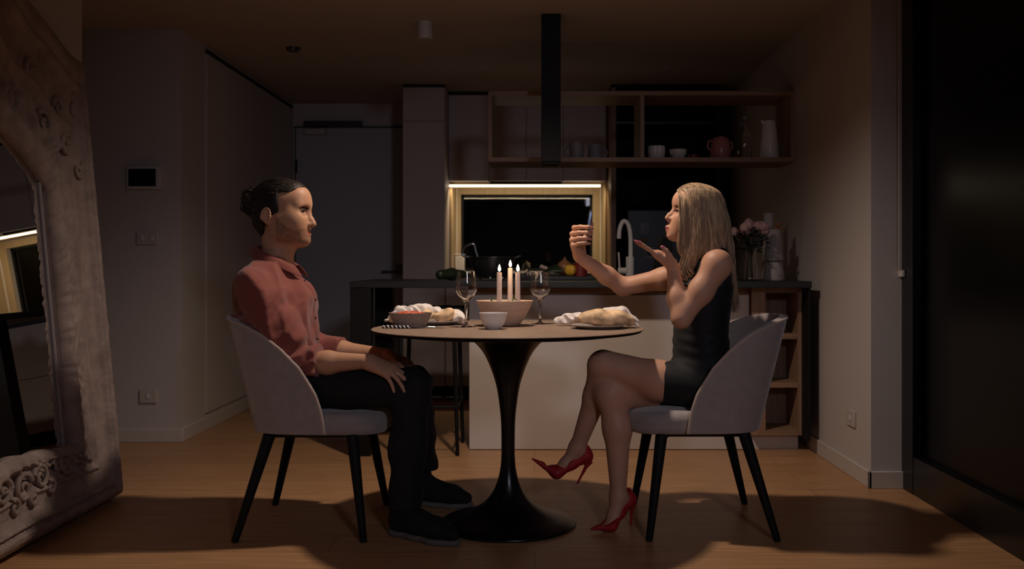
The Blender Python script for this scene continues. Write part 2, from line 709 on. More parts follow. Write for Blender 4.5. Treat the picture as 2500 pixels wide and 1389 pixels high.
def paint(o, base, tints):
    """true skin colours: lips, stubble, nails.  tint = (centre, radii, axes, colour, strength, soft)"""
    me = o.data
    n = len(me.vertices)
    co = np.empty(n * 3, np.float32)
    me.vertices.foreach_get('co', co)
    co = co.reshape(-1, 3)
    col = np.tile(np.array(base, np.float32), (n, 1))
    for tint in tints:
        if callable(tint[0]):
            w = np.clip(tint[0](co), 0, 1)[:, None] * tint[2]
            col = col * (1 - w) + np.array(tint[1], np.float32) * w
            continue
        c, rad, axes, tc, st, soft = tint
        A = np.eye(3) if axes is None else np.array(axes)
        rad = np.array(rad if hasattr(rad, '__len__') else (rad,) * 3)
        q = ((co - np.array(c)) @ A.T) / rad
        r = np.sqrt((q ** 2).sum(1))
        w = np.clip((1 + soft - r) / (2 * soft), 0, 1)
        w = (w * w * (3 - 2 * w) * st)[:, None]
        col = col * (1 - w) + np.array(tc, np.float32) * w
    at = me.color_attributes.new('Col', 'FLOAT_COLOR', 'POINT')
    rgba = np.concatenate([col, np.ones((n, 1))], 1).astype(np.float32)
    at.data.foreach_set('color', rgba.ravel())


def unit(v):
    v = np.array(v, float)
    return v / np.linalg.norm(v)


def rot_about(v, axis, ang):
    axis = unit(axis)
    return v * math.cos(ang) + np.cross(axis, v) * math.sin(ang) + axis * (axis @ v) * (1 - math.cos(ang))

# ================================================================== the room
ZC = 2.285
XL, XR = -1.96, 1.475
YB = 7.70
struct(box('floor', -4.2, 3.2, -1.5, YB + 0.1, -0.08, 0.0, M['floor']))
struct(box('ceiling', -4.2, 1.80, -1.5, YB + 0.1, ZC, ZC + 0.1, M['ceiling']))
# near left wall (the mirror leans on it), ends at the hallway
struct(box('wall_left_near', XL - 0.16, XL, -1.5, 4.12, 0, ZC, M['wall']))
# wall facing the camera inside the hallway, and the wall beyond it
struct(box('wall_hall', -4.2, XL, 5.27, 5.42, 0, ZC, M['wall']))
struct(box('wall_left', XL - 0.15, XL, 5.42, YB, 0, ZC, M['wall']))
struct(box('wall_hall_end', -4.3, -4.2, -1.5, 5.42, 0, ZC, M['wall']))
# panelled stretch of the left wall with a shadow gap above
struct(box('trim_1', XL, XL + 0.012, 5.66, YB - 0.03, 0.10, 2.235, M['wall']))
struct(box('trim_2', XL, XL + 0.013, 5.66, YB - 0.03, 2.24, 2.262, M['gap']))
# back wall around the kitchen window
WX0, WX1, WZ0, WZ1 = -0.597, 0.471, 0.93, 1.55
mb = MB()
mb.box(-2.1, WX0, YB, YB + 0.15, 0, ZC).box(WX1, 1.8, YB, YB + 0.15, 0, ZC)
mb.box(WX0, WX1, YB, YB + 0.15, 0, WZ0).box(WX0, WX1, YB, YB + 0.15, WZ1, ZC)
struct(mb.build('wall_back', M['wall'], smooth=False))
# right wall: kitchen stretch, then a short return, then the balcony doors
struct(box('wall_right', XR, XR + 0.165, 4.17, YB, 0, ZC, M['wall']))
box_ = None
# skirtings
struct(box('baseboard_hall', -4.2, XL + 0.012, 5.255, 5.27, 0, 0.075, M['trim'], bevel=0.003))
struct(box('baseboard_left', XL, XL + 0.014, 5.27, YB, 0, 0.075, M['trim'], bevel=0.003))
struct(box('baseboard_left_near', XL, XL + 0.014, -1.5, 4.12, 0, 0.075, M['trim'], bevel=0.003))
struct(box('baseboard_right', XR - 0.014, XR, 4.155, 5.6, 0, 0.075, M['trim'], bevel=0.003))
struct(box('baseboard_return', XR - 0.014, XR + 0.16, 4.155, 4.17, 0, 0.075, M['trim'], bevel=0.003))

# kitchen window
w = MB()
w.box(WX0, WX1, YB + 0.05, YB + 0.09, WZ0, WZ0 + 0.025).box(WX0, WX1, YB + 0.05, YB + 0.09, WZ1 - 0.02, WZ1)
w.box(WX0, WX0 + 0.02, YB + 0.05, YB + 0.09, WZ0, WZ1).box(WX1 - 0.02, WX1, YB + 0.05, YB + 0.09, WZ0, WZ1)
wf = struct(w.build('window_1', M['black'], smooth=False))
box('pane', WX0, WX1, YB + 0.065, YB + 0.071, WZ0, WZ1, M['pane'], wf)
mb = MB().box(-1.4, 1.4, YB + 0.75, YB + 0.8, 0, 2.6).box(-1.4, 1.4, YB + 0.15, YB + 0.75, 2.3, 2.35).box(-1.4, -1.35, YB + 0.15, YB + 0.75, 0, 2.3).box(1.35, 1.4, YB + 0.15, YB + 0.75, 0, 2.3)  # unseen box, added so no sky light shows through the window
struct(mb.build('window_blackout', M['night'], smooth=False), 'added dark box that keeps sky light out of the kitchen window')

# balcony sliding doors on the right
XW = XR + 0.165
w = MB()
for y0, y1 in ((4.05, 4.17), (2.98, 3.08), (1.9, 2.0), (0.7, 0.8), (-1.5, -1.38)):
    w.box(XW - 0.03, XW + 0.05, y0, y1, 0, ZC)
w.box(XW - 0.028, XW + 0.048, -1.5, 4.17, 0, 0.16).box(XW - 0.028, XW + 0.048, -1.5, 4.17, ZC - 0.06, ZC)
wd = struct(w.build('window_2', M['black_gloss'], smooth=False))
box('pane', XW + 0.005, XW + 0.012, -1.4, 4.08, 0.12, ZC - 0.05, M['pane_soft'], wd)
mb = MB().box(3.1, 3.2, -2.5, 9.0, -0.1, 2.6).box(XW + 0.06, 3.1, -2.5, 9.0, 2.4, 2.5).box(XW + 0.1, 3.1, 8.9, 9.0, -0.1, 2.4).box(XW + 0.06, 3.1, -2.6, -2.5, -0.1, 2.4)  # unseen box, added so the glass doors look onto darkness
struct(mb.build('door_blackout', M['night'], smooth=False), 'added dark box that keeps sky light out of the sliding doors')
# blind cord beside the doors
t = empty('blind_chain', (XR + 0.12, 4.13, 0.95), 'white looped blind cord hanging down the narrow wall end by the balcony doors', 'blind cord')
mb = MB()
mb.tube([(XR + 0.112, 4.14, 2.28), (XR + 0.112, 4.14, 0.97)], 0.003, 8).tube([(XR + 0.150, 4.14, 2.28), (XR + 0.150, 4.14, 0.96)], 0.003, 8)
mb.tube(smooth_path([(XR + 0.112, 4.14, 0.97), (XR + 0.122, 4.14, 0.945), (XR + 0.14, 4.14, 0.945), (XR + 0.15, 4.14, 0.96)], 5), 0.003, 8)
mb.build('cord', M['plastic_wall'], t)
box('tensioner', XR + 0.118, XR + 0.134, 4.128, 4.17, 0.925, 0.955, M['plastic_w'], t, bevel=0.004)

# front door in the back wall
DX0, DX1, DZ = -1.925, -1.02, 2.085
d = struct(MB().box(DX0, DX1, YB - 0.03, YB - 0.001, 0.005, DZ).build('door_1', M['door'], smooth=False))
mb = MB().box(DX0 - 0.012, DX0, YB - 0.012, YB, 0, DZ + 0.012).box(DX0 - 0.012, DX1 + 0.012, YB - 0.032, YB, DZ, DZ + 0.012)
mb.box(DX1, DX1 + 0.012, YB - 0.012, YB, 0, DZ + 0.012)
mb.build('door_gap', M['gap'], d, smooth=False)
mb = MB().box(-1.115, -1.06, YB - 0.045, YB - 0.03, 0.90, 0.985)
mb.tube([(-1.088, YB - 0.03, 0.925), (-1.088, YB - 0.075, 0.925)], 0.011, 12).tube([(-1.083, YB - 0.075, 0.925), (-1.225, YB - 0.075, 0.925)], 0.010, 12)
mb.tube([(-1.088, YB - 0.045, 0.965), (-1.088, YB - 0.055, 0.965)], 0.014, 12)
mb.build('door_handle', M['dark_steel'], d, bevel=0.002)
mb = MB().box(-1.85, -1.385, YB - 0.075, YB - 0.03, 2.092, 2.135)
mb.build('closer_rail', M['dark_steel'], d, bevel=0.003)
MB().box(-1.845, -1.675, YB - 0.085, YB - 0.03, 2.025, 2.072).build('closer_body', M['plastic_wall'], d, bevel=0.004)
MB().box(DX0 - 0.005, DX0 + 0.012, YB - 0.04, YB - 0.028, 1.72, 1.83).build('hinge', M['black'], d, bevel=0.002)

# intercom, switch and sockets
t = empty('intercom', (-2.156, 5.262, 1.46), 'wall intercom with a dark screen in a pale frame near the mirror', 'intercom')
MB().box(-2.249, -2.06, 5.235, 5.27, 1.396, 1.524).build('housing', M['plastic_w'], t, bevel=0.006)
MB().box(-2.235, -2.085, 5.232, 5.236, 1.412, 1.508).build('screen', M['screen'], t)


def plate(name, x0, x1, z0, z1, label, n, cat):
    r = empty(name, ((x0 + x1) / 2, 5.265, (z0 + z1) / 2), label, cat)
    MB().box(x0, x1, 5.258, 5.27, z0, z1).build('face_plate', M['plastic_wall'], r, bevel=0.003)
    for i in range(n):
        cx = x0 + (x1 - x0) * (i + 0.5) / n
        MB().box(cx - 0.009, cx + 0.009, 5.253, 5.259, (z0 + z1) / 2 - 0.014, (z0 + z1) / 2 + 0.014).build('rocker', M['plastic_w'], r, bevel=0.002)


plate('light_switch', -2.20, -2.085, 1.092, 1.164, 'pale light switch plate under the intercom', 2, 'switch')
plate('wall_socket', -2.185, -2.09, 0.215, 0.29, 'pale wall socket just above the skirting beside the mirror', 1, 'socket')
t = empty('wall_socket', (XR - 0.006, 4.42, 0.266), 'pale wall socket low on the right wall past the island', 'socket')
MB().box(XR - 0.01, XR, 4.36, 4.475, 0.23, 0.305).build('face_plate', M['plastic_wall'], t, bevel=0.003)
MB().box(XR - 0.014, XR - 0.009, 4.40, 4.43, 0.255, 0.28).build('rocker', M['plastic_w'], t, bevel=0.002)


# ceiling fittings
def cylinder_light(x, y, label, lens_on):
    r = empty('ceiling_light', (x, y, ZC - 0.05), label, 'ceiling light')
    MB().lathe([(0.040, 0.0), (0.040, -0.09), (0.036, -0.092), (0.036, -0.075), (0.0, -0.075)][::-1], (x, y, ZC), 32).build('housing', M['plastic_w'], r)
    return r


cylinder_light(-0.589, 5.12, 'small white cylinder ceiling light near the black post, switched off', False)
cylinder_light(-0.10, 3.60, 'lit white cylinder ceiling light straight above the dining table', True)
t = empty('smoke_detector', (-1.451, 5.72, ZC - 0.01), 'small flat round smoke detector on the ceiling to the left', 'smoke detector')
MB().lathe([(0.0, -0.022), (0.035, -0.022), (0.043, -0.012), (0.043, 0.0)], (-1.451, 5.72, ZC), 28).build('cover', M['dark_steel'], t)
for x, y, lab in ((-0.33, 6.25, 'tiny ceiling sprinkler left of the black post'), (0.875, 6.25, 'tiny ceiling sprinkler above the hanging shelf')):
    t = empty('sprinkler', (x, y, ZC - 0.01), lab, 'sprinkler')
    MB().lathe([(0.0, -0.012), (0.010, -0.012), (0.012, -0.005), (0.030, -0.004), (0.030, 0.0)], (x, y, ZC), 20).build('rose', M['plastic_wall'], t)

# ================================================================== kitchen along the back wall
YT = 6.87      # tall units
YU = 7.16      # wall units
xa, xb = -0.953, -0.648
t = empty('tall_cupboard', ((xa + xb) / 2, 7.2, 0), 'tall pale laminate cupboard between the front door and the lit niche', 'cupboard')
box('carcass', xa, xb - 0.001, YT + 0.02, YB - 0.002, 0.1, 2.27, M['lam'], t)
box('plinth', xa, xb, YT + 0.05, YT + 0.07, 0, 0.1, M['black'], t)
box('upper_door', xa + 0.002, xb - 0.003, YT, YT + 0.019, 2.021, 2.262, M['lam'], t, bevel=0.0015)
lo_d = box('lower_door', xa + 0.002, xb - 0.003, YT, YT + 0.019, 0.103, 2.016, M['lam'], t, bevel=0.0015)
box('shadow_gap', xa, xb, YT + 0.004, YT + 0.03, 2.264, 2.283, M['gap'], t)
box('handle', xa + 0.10, xa + 0.245, YT - 0.004, YT, 0.935, 0.95, M['plastic_wall'], lo_d)

edges = [-0.647, -0.345, -0.062, 0.216, 0.545]
for i in range(4):
    a, b = edges[i], edges[i + 1]
    lab = ['pale wall cupboard next to the tall cupboard, left of the hanging shelf', 'pale wall cupboard seen through the shelf, left of the black post',
           'pale wall cupboard half hidden behind the black post', 'pale wall cupboard behind the cups, right of the black post'][i]
    t = empty('wall_cupboard', ((a + b) / 2, YU + 0.2, 1.9), lab, 'cupboard', 'pale wall cupboards over the niche')
    box('carcass', a, b - 0.0005, YU + 0.02, YB - 0.002, 1.612, 2.262, M['lam'], t)
    box('door', a + 0.0015, b - 0.0015, YU, YU + 0.019, 1.612, 2.258, M['lam'], t, bevel=0.0015)
    box('shadow_gap', a, b, YU + 0.006, YU + 0.03, 2.264, 2.283, M['gap'], t)

# niche: lit oak lining around the window
t = empty('niche_lining', (0, 7.5, 0.93), 'honey oak lining of the lit niche around the dark window', 'lining')
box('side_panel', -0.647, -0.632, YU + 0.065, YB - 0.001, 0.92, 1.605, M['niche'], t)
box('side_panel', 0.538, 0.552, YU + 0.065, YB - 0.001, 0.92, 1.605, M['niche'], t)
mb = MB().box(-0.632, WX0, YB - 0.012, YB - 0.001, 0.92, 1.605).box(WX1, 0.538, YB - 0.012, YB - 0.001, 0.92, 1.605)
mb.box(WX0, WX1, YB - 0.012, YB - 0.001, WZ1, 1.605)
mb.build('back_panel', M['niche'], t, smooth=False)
for x in (-0.628, 0.534):
    MB().tube([(x, YB - 0.016, 0.93), (x, YB - 0.016, 1.60)], 0.005, 8).build('corner_bead', M['ceramic_w'], t)
t = empty('range_hood', (-0.06, 7.4, 1.60), 'slim black range hood set under the wall cupboards', 'range hood')
box('body', -0.335, 0.205, YU + 0.03, YU + 0.30, 1.592, 1.611, M['black'], t)
for x in (-0.34, 0.21):
    box('clip', x - 0.006, x + 0.006, YU + 0.02, YU + 0.03, 1.588, 1.611, M['plastic_w'], t)
t = empty('led_strip', (0, YU + 0.05, 1.58), 'bright warm strip light under the wall cupboards', 'strip light')
MB().box(-0.645, 0.50, YU + 0.035, YU + 0.045, 1.571, 1.586).build('diffuser', M['led'], t, bevel=0.003)
led = bpy.data.lights.new('niche_light', 'AREA')
led.shape = 'RECTANGLE'
led.size, led.size_y = 1.10, 0.02
led.energy = 4.2
led.color = (1.0, 0.78, 0.48)
ledo = bpy.data.objects.new('niche_light', led)
ledo.location = (-0.07, YU + 0.055, 1.562)
ledo.rotation_euler = (math.radians(25), 0, 0)
C.objects.link(ledo)
box('channel', -0.645, 0.50, YU + 0.046, YU + 0.06, 1.566, 1.592, M['niche'], t)

# base units under the niche
for i in range(3):
    a = -0.645 + i * 0.395
    lab = ['pale base cupboard next to the tall cupboard, seen under the island', 'pale base cupboard in the middle, behind the island',
           'pale base cupboard beside the fridge, behind the island'][i]
    t = empty('base_cupboard', (a + 0.2, 7.2, 0), lab, 'cupboard', 'pale base cupboards')
    box('carcass', a, a + 0.394, YT + 0.03, YB - 0.002, 0.1, 0.885, M['lam'], t)
    box('plinth', a, a + 0.394, YT + 0.06, YT + 0.08, 0, 0.1, M['black'], t)
    box('drawer', a + 0.002, a + 0.392, YT + 0.01, YT + 0.029, 0.50, 0.88, M['lam'], t, bevel=0.0015)
    box('drawer', a + 0.002, a + 0.392, YT + 0.01, YT + 0.029, 0.104, 0.496, M['lam'], t, bevel=0.0015)
t = box('back_worktop', -0.646, 0.552, YT - 0.005, YB - 0.013, 0.886, 0.915, M['black_stone'], bevel=0.002)
tag(t, 'black worktop running under the lit niche', 'worktop')

# fridge bay
fx0, fx1 = 0.556, 1.335
t = empty('fridge_surround', (0.95, 7.3, 0), 'tall dark open bay with oak side around the fridge', 'cabinet')
box('side_panel', 0.553, 0.588, YT - 0.005, YB, 0, 2.26, M['oak_v'], t)
box('side_panel', fx1 - 0.02, fx1, YT, YB, 0, 2.26, M['black'], t)
box('back_panel', 0.588, fx1 - 0.02, YB - 0.02, YB, 0, 2.26, M['black'], t)
box('top_panel', 0.553, fx1, YT, YB, 2.262, 2.284, M['black'], t)
box('shelf', 0.588, fx1 - 0.02, YT + 0.03, YB - 0.02, 2.005, 2.018, M['fridge'], t)
box('shelf', 0.588, fx1 - 0.02, YT + 0.03, YB - 0.02, 1.72, 1.74, M['black'], t)
t = empty('fridge', (0.98, 7.25, 0), 'dark grey fridge behind the woman with photos stuck on its door', 'fridge')
box('body', 0.67, 1.31, YT + 0.06, YB - 0.03, 0.03, 1.378, M['fridge'], t)
box('upper_door', 0.67, 1.31, YT, YT + 0.055, 0.62, 1.378, M['fridge'], t, bevel=0.008)
box('lower_door', 0.67, 1.31, YT, YT + 0.055, 0.04, 0.612, M['fridge'], t, bevel=0.008)
for x, z, lab in ((0.795, 1.247, 'dark photo with a pale border on the fridge, upper of the two'), (0.835, 1.068, 'dark photo with a pale border on the fridge, just above the faucet height')):
    r = empty('photo_print', (x, YT, z), lab if 'upper' in lab else 'dark photo with a pale border on the fridge, lower of the two', 'photo')
    MB().box(x - 0.031, x + 0.031, YT - 0.0015, YT - 0.0002, z - 0.037, z + 0.037).build('paper_border', M['ceramic_g'], r)
    MB().box(x - 0.024, x + 0.024, YT - 0.002, YT - 0.0014, z - 0.022, z + 0.03).build('picture', M['screen'], r)
r = empty('fridge_magnet', (0.79, YT - 0.004, 1.16), 'small round mustard magnet on the fridge between two photos', 'magnet')
MB().lathe([(0, -0.006), (0.02, -0.006), (0.024, 0), (0.02, 0.006), (0, 0.006)], (0, 0, 0), 20).build('disc', mat('mustard_enamel', (0.18, 0.12, 0.02), 0.5), None).parent = r
r.rotation_euler = (PI / 2, 0, 0)

# ================================================================== hanging shelf and post
t = empty('hanging_shelf', (0.6, 5.56, 1.56), 'long oak open shelf hung above the island, fixed to the right wall', 'shelf')
SX0, SX1, SY0, SY1, SZ0, SZ1 = -0.262, XR, 5.39, 5.73, 1.563, 1.965
box('bottom_board', SX0, SX1, SY0, SY1, SZ0, SZ0 + 0.026, M['oak'], t, bevel=0.0015)
box('top_board', SX0, SX1, SY0, SY1, SZ1 - 0.026, SZ1, M['oak'], t, bevel=0.0015)
box('end_panel', SX0, SX0 + 0.022, SY0 + 0.001, SY1, SZ0 + 0.026, SZ1 - 0.026, M['oak_v'], t)
box('end_panel', SX1 - 0.022, SX1, SY0 + 0.001, SY1, SZ0 + 0.026, SZ1 - 0.026, M['oak_v'], t)
box('divider', 0.60, 0.622, SY0 + 0.001, SY1, SZ0 + 0.026, SZ1 - 0.026, M['oak_v'], t)
t = empty('black_post', (0.086, 4.94, 1.9), 'square black steel post dropping from the ceiling in front of the shelf', 'post')
box('shaft', 0.036, 0.136, 4.94, 5.04, 1.515, 2.283, M['black'], t, bevel=0.003)
box('bracket', 0.04, 0.132, 5.04, 5.388, 1.535, 1.561, M['black'], t)
box('cap', 0.046, 0.128, 4.95, 5.03, 1.506, 1.515, M['black'], t)
ZS = SZ0 + 0.0262


def hollow(prof_out, wall):
    """outer profile (bottom to rim) -> closed thin vessel profile"""
    inner = [(max(r - wall, 0.0), z) for r, z in prof_out][::-1]
    inner = [(r, max(z, prof_out[0][1] + wall)) for r, z in inner]
    inner = inner[:-1] + [(0.0, prof_out[0][1] + wall)] if inner[-1][0] > 0 else inner
    return [(0.0, prof_out[0][1])] + prof_out + inner


def handle_ring(c, r, w, a0, a1, dirx, thick=0.006, n=14):
    pts = []
    for i in range(n + 1):
        a = a0 + (a1 - a0) * i / n
        pts.append((c[0] + dirx * w * math.cos(a), c[1], c[2] + r * math.sin(a)))
    return pts


def mug(x, y, r, h, m, label, side, upside=False, hy=0.0):
    t = empty('mug', (x, y, ZS), label, 'mug')
    pr = hollow([(r * 0.86, 0), (r * 0.95, h * 0.2), (r, h * 0.6), (r, h)], 0.005)
    if upside:
        pr = [(q, h - z) for q, z in pr][::-1]
    MB().lathe(pr, (x, y, ZS), 32).build('body', m, t)
    MB().tube(handle_ring((x + side * r * 0.9, y + hy, ZS + h * 0.5), h * 0.3, 0.03, -PI / 2, PI / 2, side), 0.006, 8).build('handle', m, t)
    return t


def at_shelf(px, d=5.52):
    return (px - VX) / F_PX * d


mug(at_shelf(1408), 5.54, 0.043, 0.098, M['ceramic_g'], 'grey mug with its handle to the left, first cup right of the post', -1)
mug(at_shelf(1453, 5.6), 5.6, 0.043, 0.098, M['ceramic_g'], 'grey mug standing upside down on the shelf beside the oak divider', 1, True)
# ribbed cup
t = empty('ribbed_cup', (at_shelf(1603), 5.52, ZS), 'white ribbed ceramic cup on the hanging shelf', 'cup')
mb = MB()
seg, prof = 64, hollow([(0.034, 0), (0.044, 0.02), (0.048, 0.045), (0.047, 0.078)], 0.004)
mb.lathe(prof, (0, 0, 0), seg)
mb.v = [(x * (1 + 0.035 * math.cos(16 * math.atan2(y, x))), y * (1 + 0.035 * math.cos(16 * math.atan2(y, x))), z) for x, y, z in mb.v]
mb.v = [(x + at_shelf(1603), y + 5.52, z + ZS) for x, y, z in mb.v]
mb.build('body', M['ceramic_w'], t)
t = empty('small_bowl', (at_shelf(1656), 5.52, ZS), 'small plain white bowl on the hanging shelf', 'bowl')
MB().lathe(hollow([(0.02, 0), (0.034, 0.012), (0.046, 0.035), (0.05, 0.058)], 0.004), (at_shelf(1656), 5.52, ZS), 36).build('body', M['ceramic_w'], t)
t = empty('red_ramekin', (at_shelf(1693, 5.62), 5.62, ZS), 'tiny dark red pot half hidden beside the white bowl', 'pot')
MB().lathe(hollow([(0.024, 0), (0.029, 0.01), (0.029, 0.04)], 0.004), (at_shelf(1693, 5.62), 5.62, ZS), 28).build('body', M['red_tin'], t)
# pink teapot
x, y = at_shelf(1759), 5.52
t = empty('teapot', (x, y, ZS), 'rounded pink glazed jug with two side handles on the shelf', 'jug')
MB().lathe(hollow([(0.050, 0), (0.057, 0.02), (0.058, 0.06), (0.054, 0.095), (0.047, 0.115), (0.042, 0.124)], 0.004), (x, y, ZS), 40).build('body', M['ceramic_p'], t)
MB().lathe([(0.044, 0.120), (0.040, 0.128), (0.012, 0.132), (0.010, 0.138), (0.0, 0.140)], (x, y, ZS), 28).build('lid', M['ceramic_p'], t)
MB().tube(smooth_path([(x - 0.045, y, ZS + 0.112), (x - 0.066, y, ZS + 0.108), (x - 0.074, y, ZS + 0.085), (x - 0.068, y, ZS + 0.062), (x - 0.054, y, ZS + 0.055)], 5), 0.0055, 8).build('handle', M['ceramic_p'], t)
MB().tube(smooth_path([(x + 0.045, y, ZS + 0.108), (x + 0.062, y, ZS + 0.10), (x + 0.068, y, ZS + 0.08), (x + 0.064, y, ZS + 0.062), (x + 0.054, y, ZS + 0.055)], 5), 0.0055, 8).build('handle', M['ceramic_p'], t)
# glass bottle with stopper
x, y = at_shelf(1818), 5.52
t = empty('glass_bottle', (x, y, ZS), 'clear glass swing-top bottle on the shelf right of the pink jug', 'bottle')
MB().lathe(hollow([(0.036, 0), (0.040, 0.006), (0.040, 0.135), (0.034, 0.158), (0.016, 0.18), (0.013, 0.20), (0.013, 0.222), (0.016, 0.226), (0.016, 0.234)], 0.003), (x, y, ZS), 32).build('body', M['glass'], t)
mb = MB().lathe([(0, 0.232), (0.014, 0.234), (0.014, 0.246), (0.008, 0.255), (0, 0.257)], (x, y, ZS), 18)
mb.build('stopper', M['ceramic_g'], t)
MB().tube(smooth_path([(x - 0.016, y - 0.002, ZS + 0.245), (x - 0.022, y - 0.012, ZS + 0.225), (x - 0.018, y - 0.016, ZS + 0.20), (x - 0.013, y - 0.014, ZS + 0.195)], 5), 0.0022, 6).build('wire_clip', M['dark_steel'], t)
# white tall jug
x, y = at_shelf(1878), 5.52
t = empty('tall_jug', (x, y, ZS), 'tall tapering white jug at the right end of the shelf', 'jug')
pr = hollow([(0.053, 0), (0.056, 0.008), (0.050, 0.09), (0.043, 0.17), (0.037, 0.215), (0.036, 0.225)], 0.004)
MB().lathe(pr, (x, y, ZS), 36).build('body', M['ceramic_w'], t)
MB().tube([(x - 0.034, y - 0.006, ZS + 0.214), (x - 0.05, y - 0.009, ZS + 0.226)], [0.012, 0.006], 10).build('spout', M['ceramic_w'], t)

# ================================================================== island
ZI = 0.895
IX0, IX1, IY0, IY1 = -0.945, 1.418, 4.86, 5.72
t = empty('island_worktop', (0.2, 5.2, 0), 'long black-edged island worktop on black end legs behind the table', 'worktop')
box('top', IX0, IX1, IY0, IY1, ZI - 0.034, ZI, M['black_stone'], t, bevel=0.003)
box('leg', IX0 + 0.002, IX0 + 0.106, IY0 + 0.003, IY0 + 0.108, 0, ZI - 0.0345, M['black'], t, bevel=0.003)
box('leg', IX0 + 0.002, IX0 + 0.106, IY1 - 0.11, IY1 - 0.005, 0, ZI - 0.0345, M['black'], t, bevel=0.003)
box('end_panel', IX1 - 0.014, IX1 - 0.001, IY0 + 0.02, IY1 - 0.005, 0.075, ZI - 0.0345, M['black'], t)
t = empty('island_cabinet', (0.4, 5.3, 0), 'long plain white island front behind the table base', 'cabinet')
box('carcass', -0.345, 1.135, 5.05, 5.70, 0.01, ZI - 0.035, M['lam'], t)
box('front_panel', -0.345, 1.135, 5.03, 5.048, 0.004, ZI - 0.075, M['lam_white'], t, bevel=0.001)
box('top_rail', -0.345, 1.135, 5.034, 5.05, ZI - 0.073, ZI - 0.036, M['oak'], t)
t = empty('open_shelf_unit', (1.27, 5.2, 0), 'narrow oak open shelf unit at the right end of the island', 'shelf unit')
ux0, ux1, uz0, uz1 = 1.142, 1.402, 0.085, ZI - 0.036
box('post', ux0, ux0 + 0.07, 4.99, 5.01, uz0, uz1, M['oak_v'], t)
box('side_panel', ux0, ux0 + 0.02, 5.01, 5.24, uz0, uz1, M['oak_v'], t)
box('side_panel', ux1 - 0.02, ux1, 4.99, 5.24, uz0, uz1, M['oak_v'], t)
box('back_panel', ux0 + 0.02, ux1 - 0.02, 5.225, 5.24, uz0, uz1, M['oak_v'], t)
for z in (uz0, 0.335, 0.59, uz1 - 0.026):
    box('shelf', ux0 + 0.0702 if z not in (uz0,) else ux0 + 0.0702, ux1 - 0.0202, 4.992, 5.224, z, z + 0.026, M['oak'], t)
box('plinth', ux0, ux1, 5.06, 5.08, 0.0, uz0 - 0.0005, M['lam_white'], t)
box('carcass', ux0, ux1, 5.245, 5.70, 0.01, uz1, M['lam'], t)

# faucet
x, y = (1538 - VX) / F_PX * 5.35, 5.35
t = empty('faucet', (x, y, ZI), 'white high-arc kitchen faucet with a side lever on the island', 'faucet')
k = 5.35 / F_PX
fm = M['plastic_w']
MB().lathe([(0.0, 0), (0.026, 0.0), (0.026, 0.004), (0.0235, 0.006), (0.0235, 0.13), (0.0, 0.131)], (x, y, ZI), 24).build('body', fm, t)
pts = [(x + 0.004, y, ZI + 0.13), (x + 0.003, y, ZI + 0.24), (x - 0.006, y, ZI + 0.30), (x - 0.022, y, ZI + 0.326), (x - 0.038, y, ZI + 0.328), (x - 0.052, y, ZI + 0.305), (x - 0.060, y, ZI + 0.27), (x - 0.062, y, ZI + 0.232)]
MB().tube(smooth_path(pts, 6), 0.0125, 14).build('spout', fm, t)
MB().tube([(x - 0.02, y, ZI + 0.05), (x - 0.068, y, ZI + 0.05)], 0.019, 18).build('valve', fm, t)
MB().tube([(x - 0.058, y, ZI + 0.065), (x - 0.064, y, ZI + 0.155)], 0.005, 10).build('lever', fm, t)

# colander
x, y, r0 = -0.235, 5.28, 0.135
t = empty('colander', (x, y, ZI), 'steel colander with a tall loop handle on the island left of the candles', 'colander')
MB().lathe([(0, 0.018), (0.075, 0.018), (0.088, 0.03), (0.118, 0.085), (0.128, 0.122), (0.138, 0.124), (0.138, 0.128), (0.125, 0.127), (0.114, 0.086), (0.085, 0.033), (0, 0.022)], (x, y, ZI), 48).build('bowl', M['dark_steel'], t)
MB().tube(smooth_path([(x - 0.10, y - 0.05, ZI + 0.12), (x - 0.155, y - 0.05, ZI + 0.135), (x - 0.16, y - 0.05, ZI + 0.165), (x - 0.135, y - 0.05, ZI + 0.19), (x - 0.10, y - 0.05, ZI + 0.197), (x - 0.09, y - 0.05, ZI + 0.165), (x - 0.078, y - 0.05, ZI + 0.125)], 6), 0.0075, 10).build('handle', M['dark_steel'], t)
MB().tube(smooth_path([(x + 0.125, y - 0.03, ZI + 0.12), (x + 0.152, y - 0.03, ZI + 0.132), (x + 0.152, y + 0.03, ZI + 0.132), (x + 0.125, y + 0.03, ZI + 0.12)], 6), 0.005, 8).build('handle', M['dark_steel'], t)
for a in (0.6, 2.7, 4.6, 5.6):
    MB().ball((x + 0.075 * math.cos(a), y + 0.075 * math.sin(a), ZI + 0.010), (0.009, 0.009, 0.010), 10, 8).build('foot', M['steel'], t)

# zucchini, board and food on the island
t = SDF()
t.chain([(-0.505, 5.10, ZI + 0.031), (-0.45, 5.16, ZI + 0.034), (-0.40, 5.24, ZI + 0.031)], [0.026, 0.030, 0.025], 0.02)
t.cone((-0.395, 5.25, ZI + 0.03), (-0.385, 5.268, ZI + 0.032), 0.010, 0.008, 0.01)
o = t.build('zucchini', 0.004, M['green_d'])
tag(o, 'dark green zucchini lying on the island by its left part', 'vegetable')
t = box('chopping_board', -0.08, 0.42, 5.25, 5.62, ZI + 0.0005, ZI + 0.020, M['black_stone'], bevel=0.003)
tag(t, 'flat black chopping board with vegetables on the island', 'chopping board')
ZBd = ZI + 0.0205


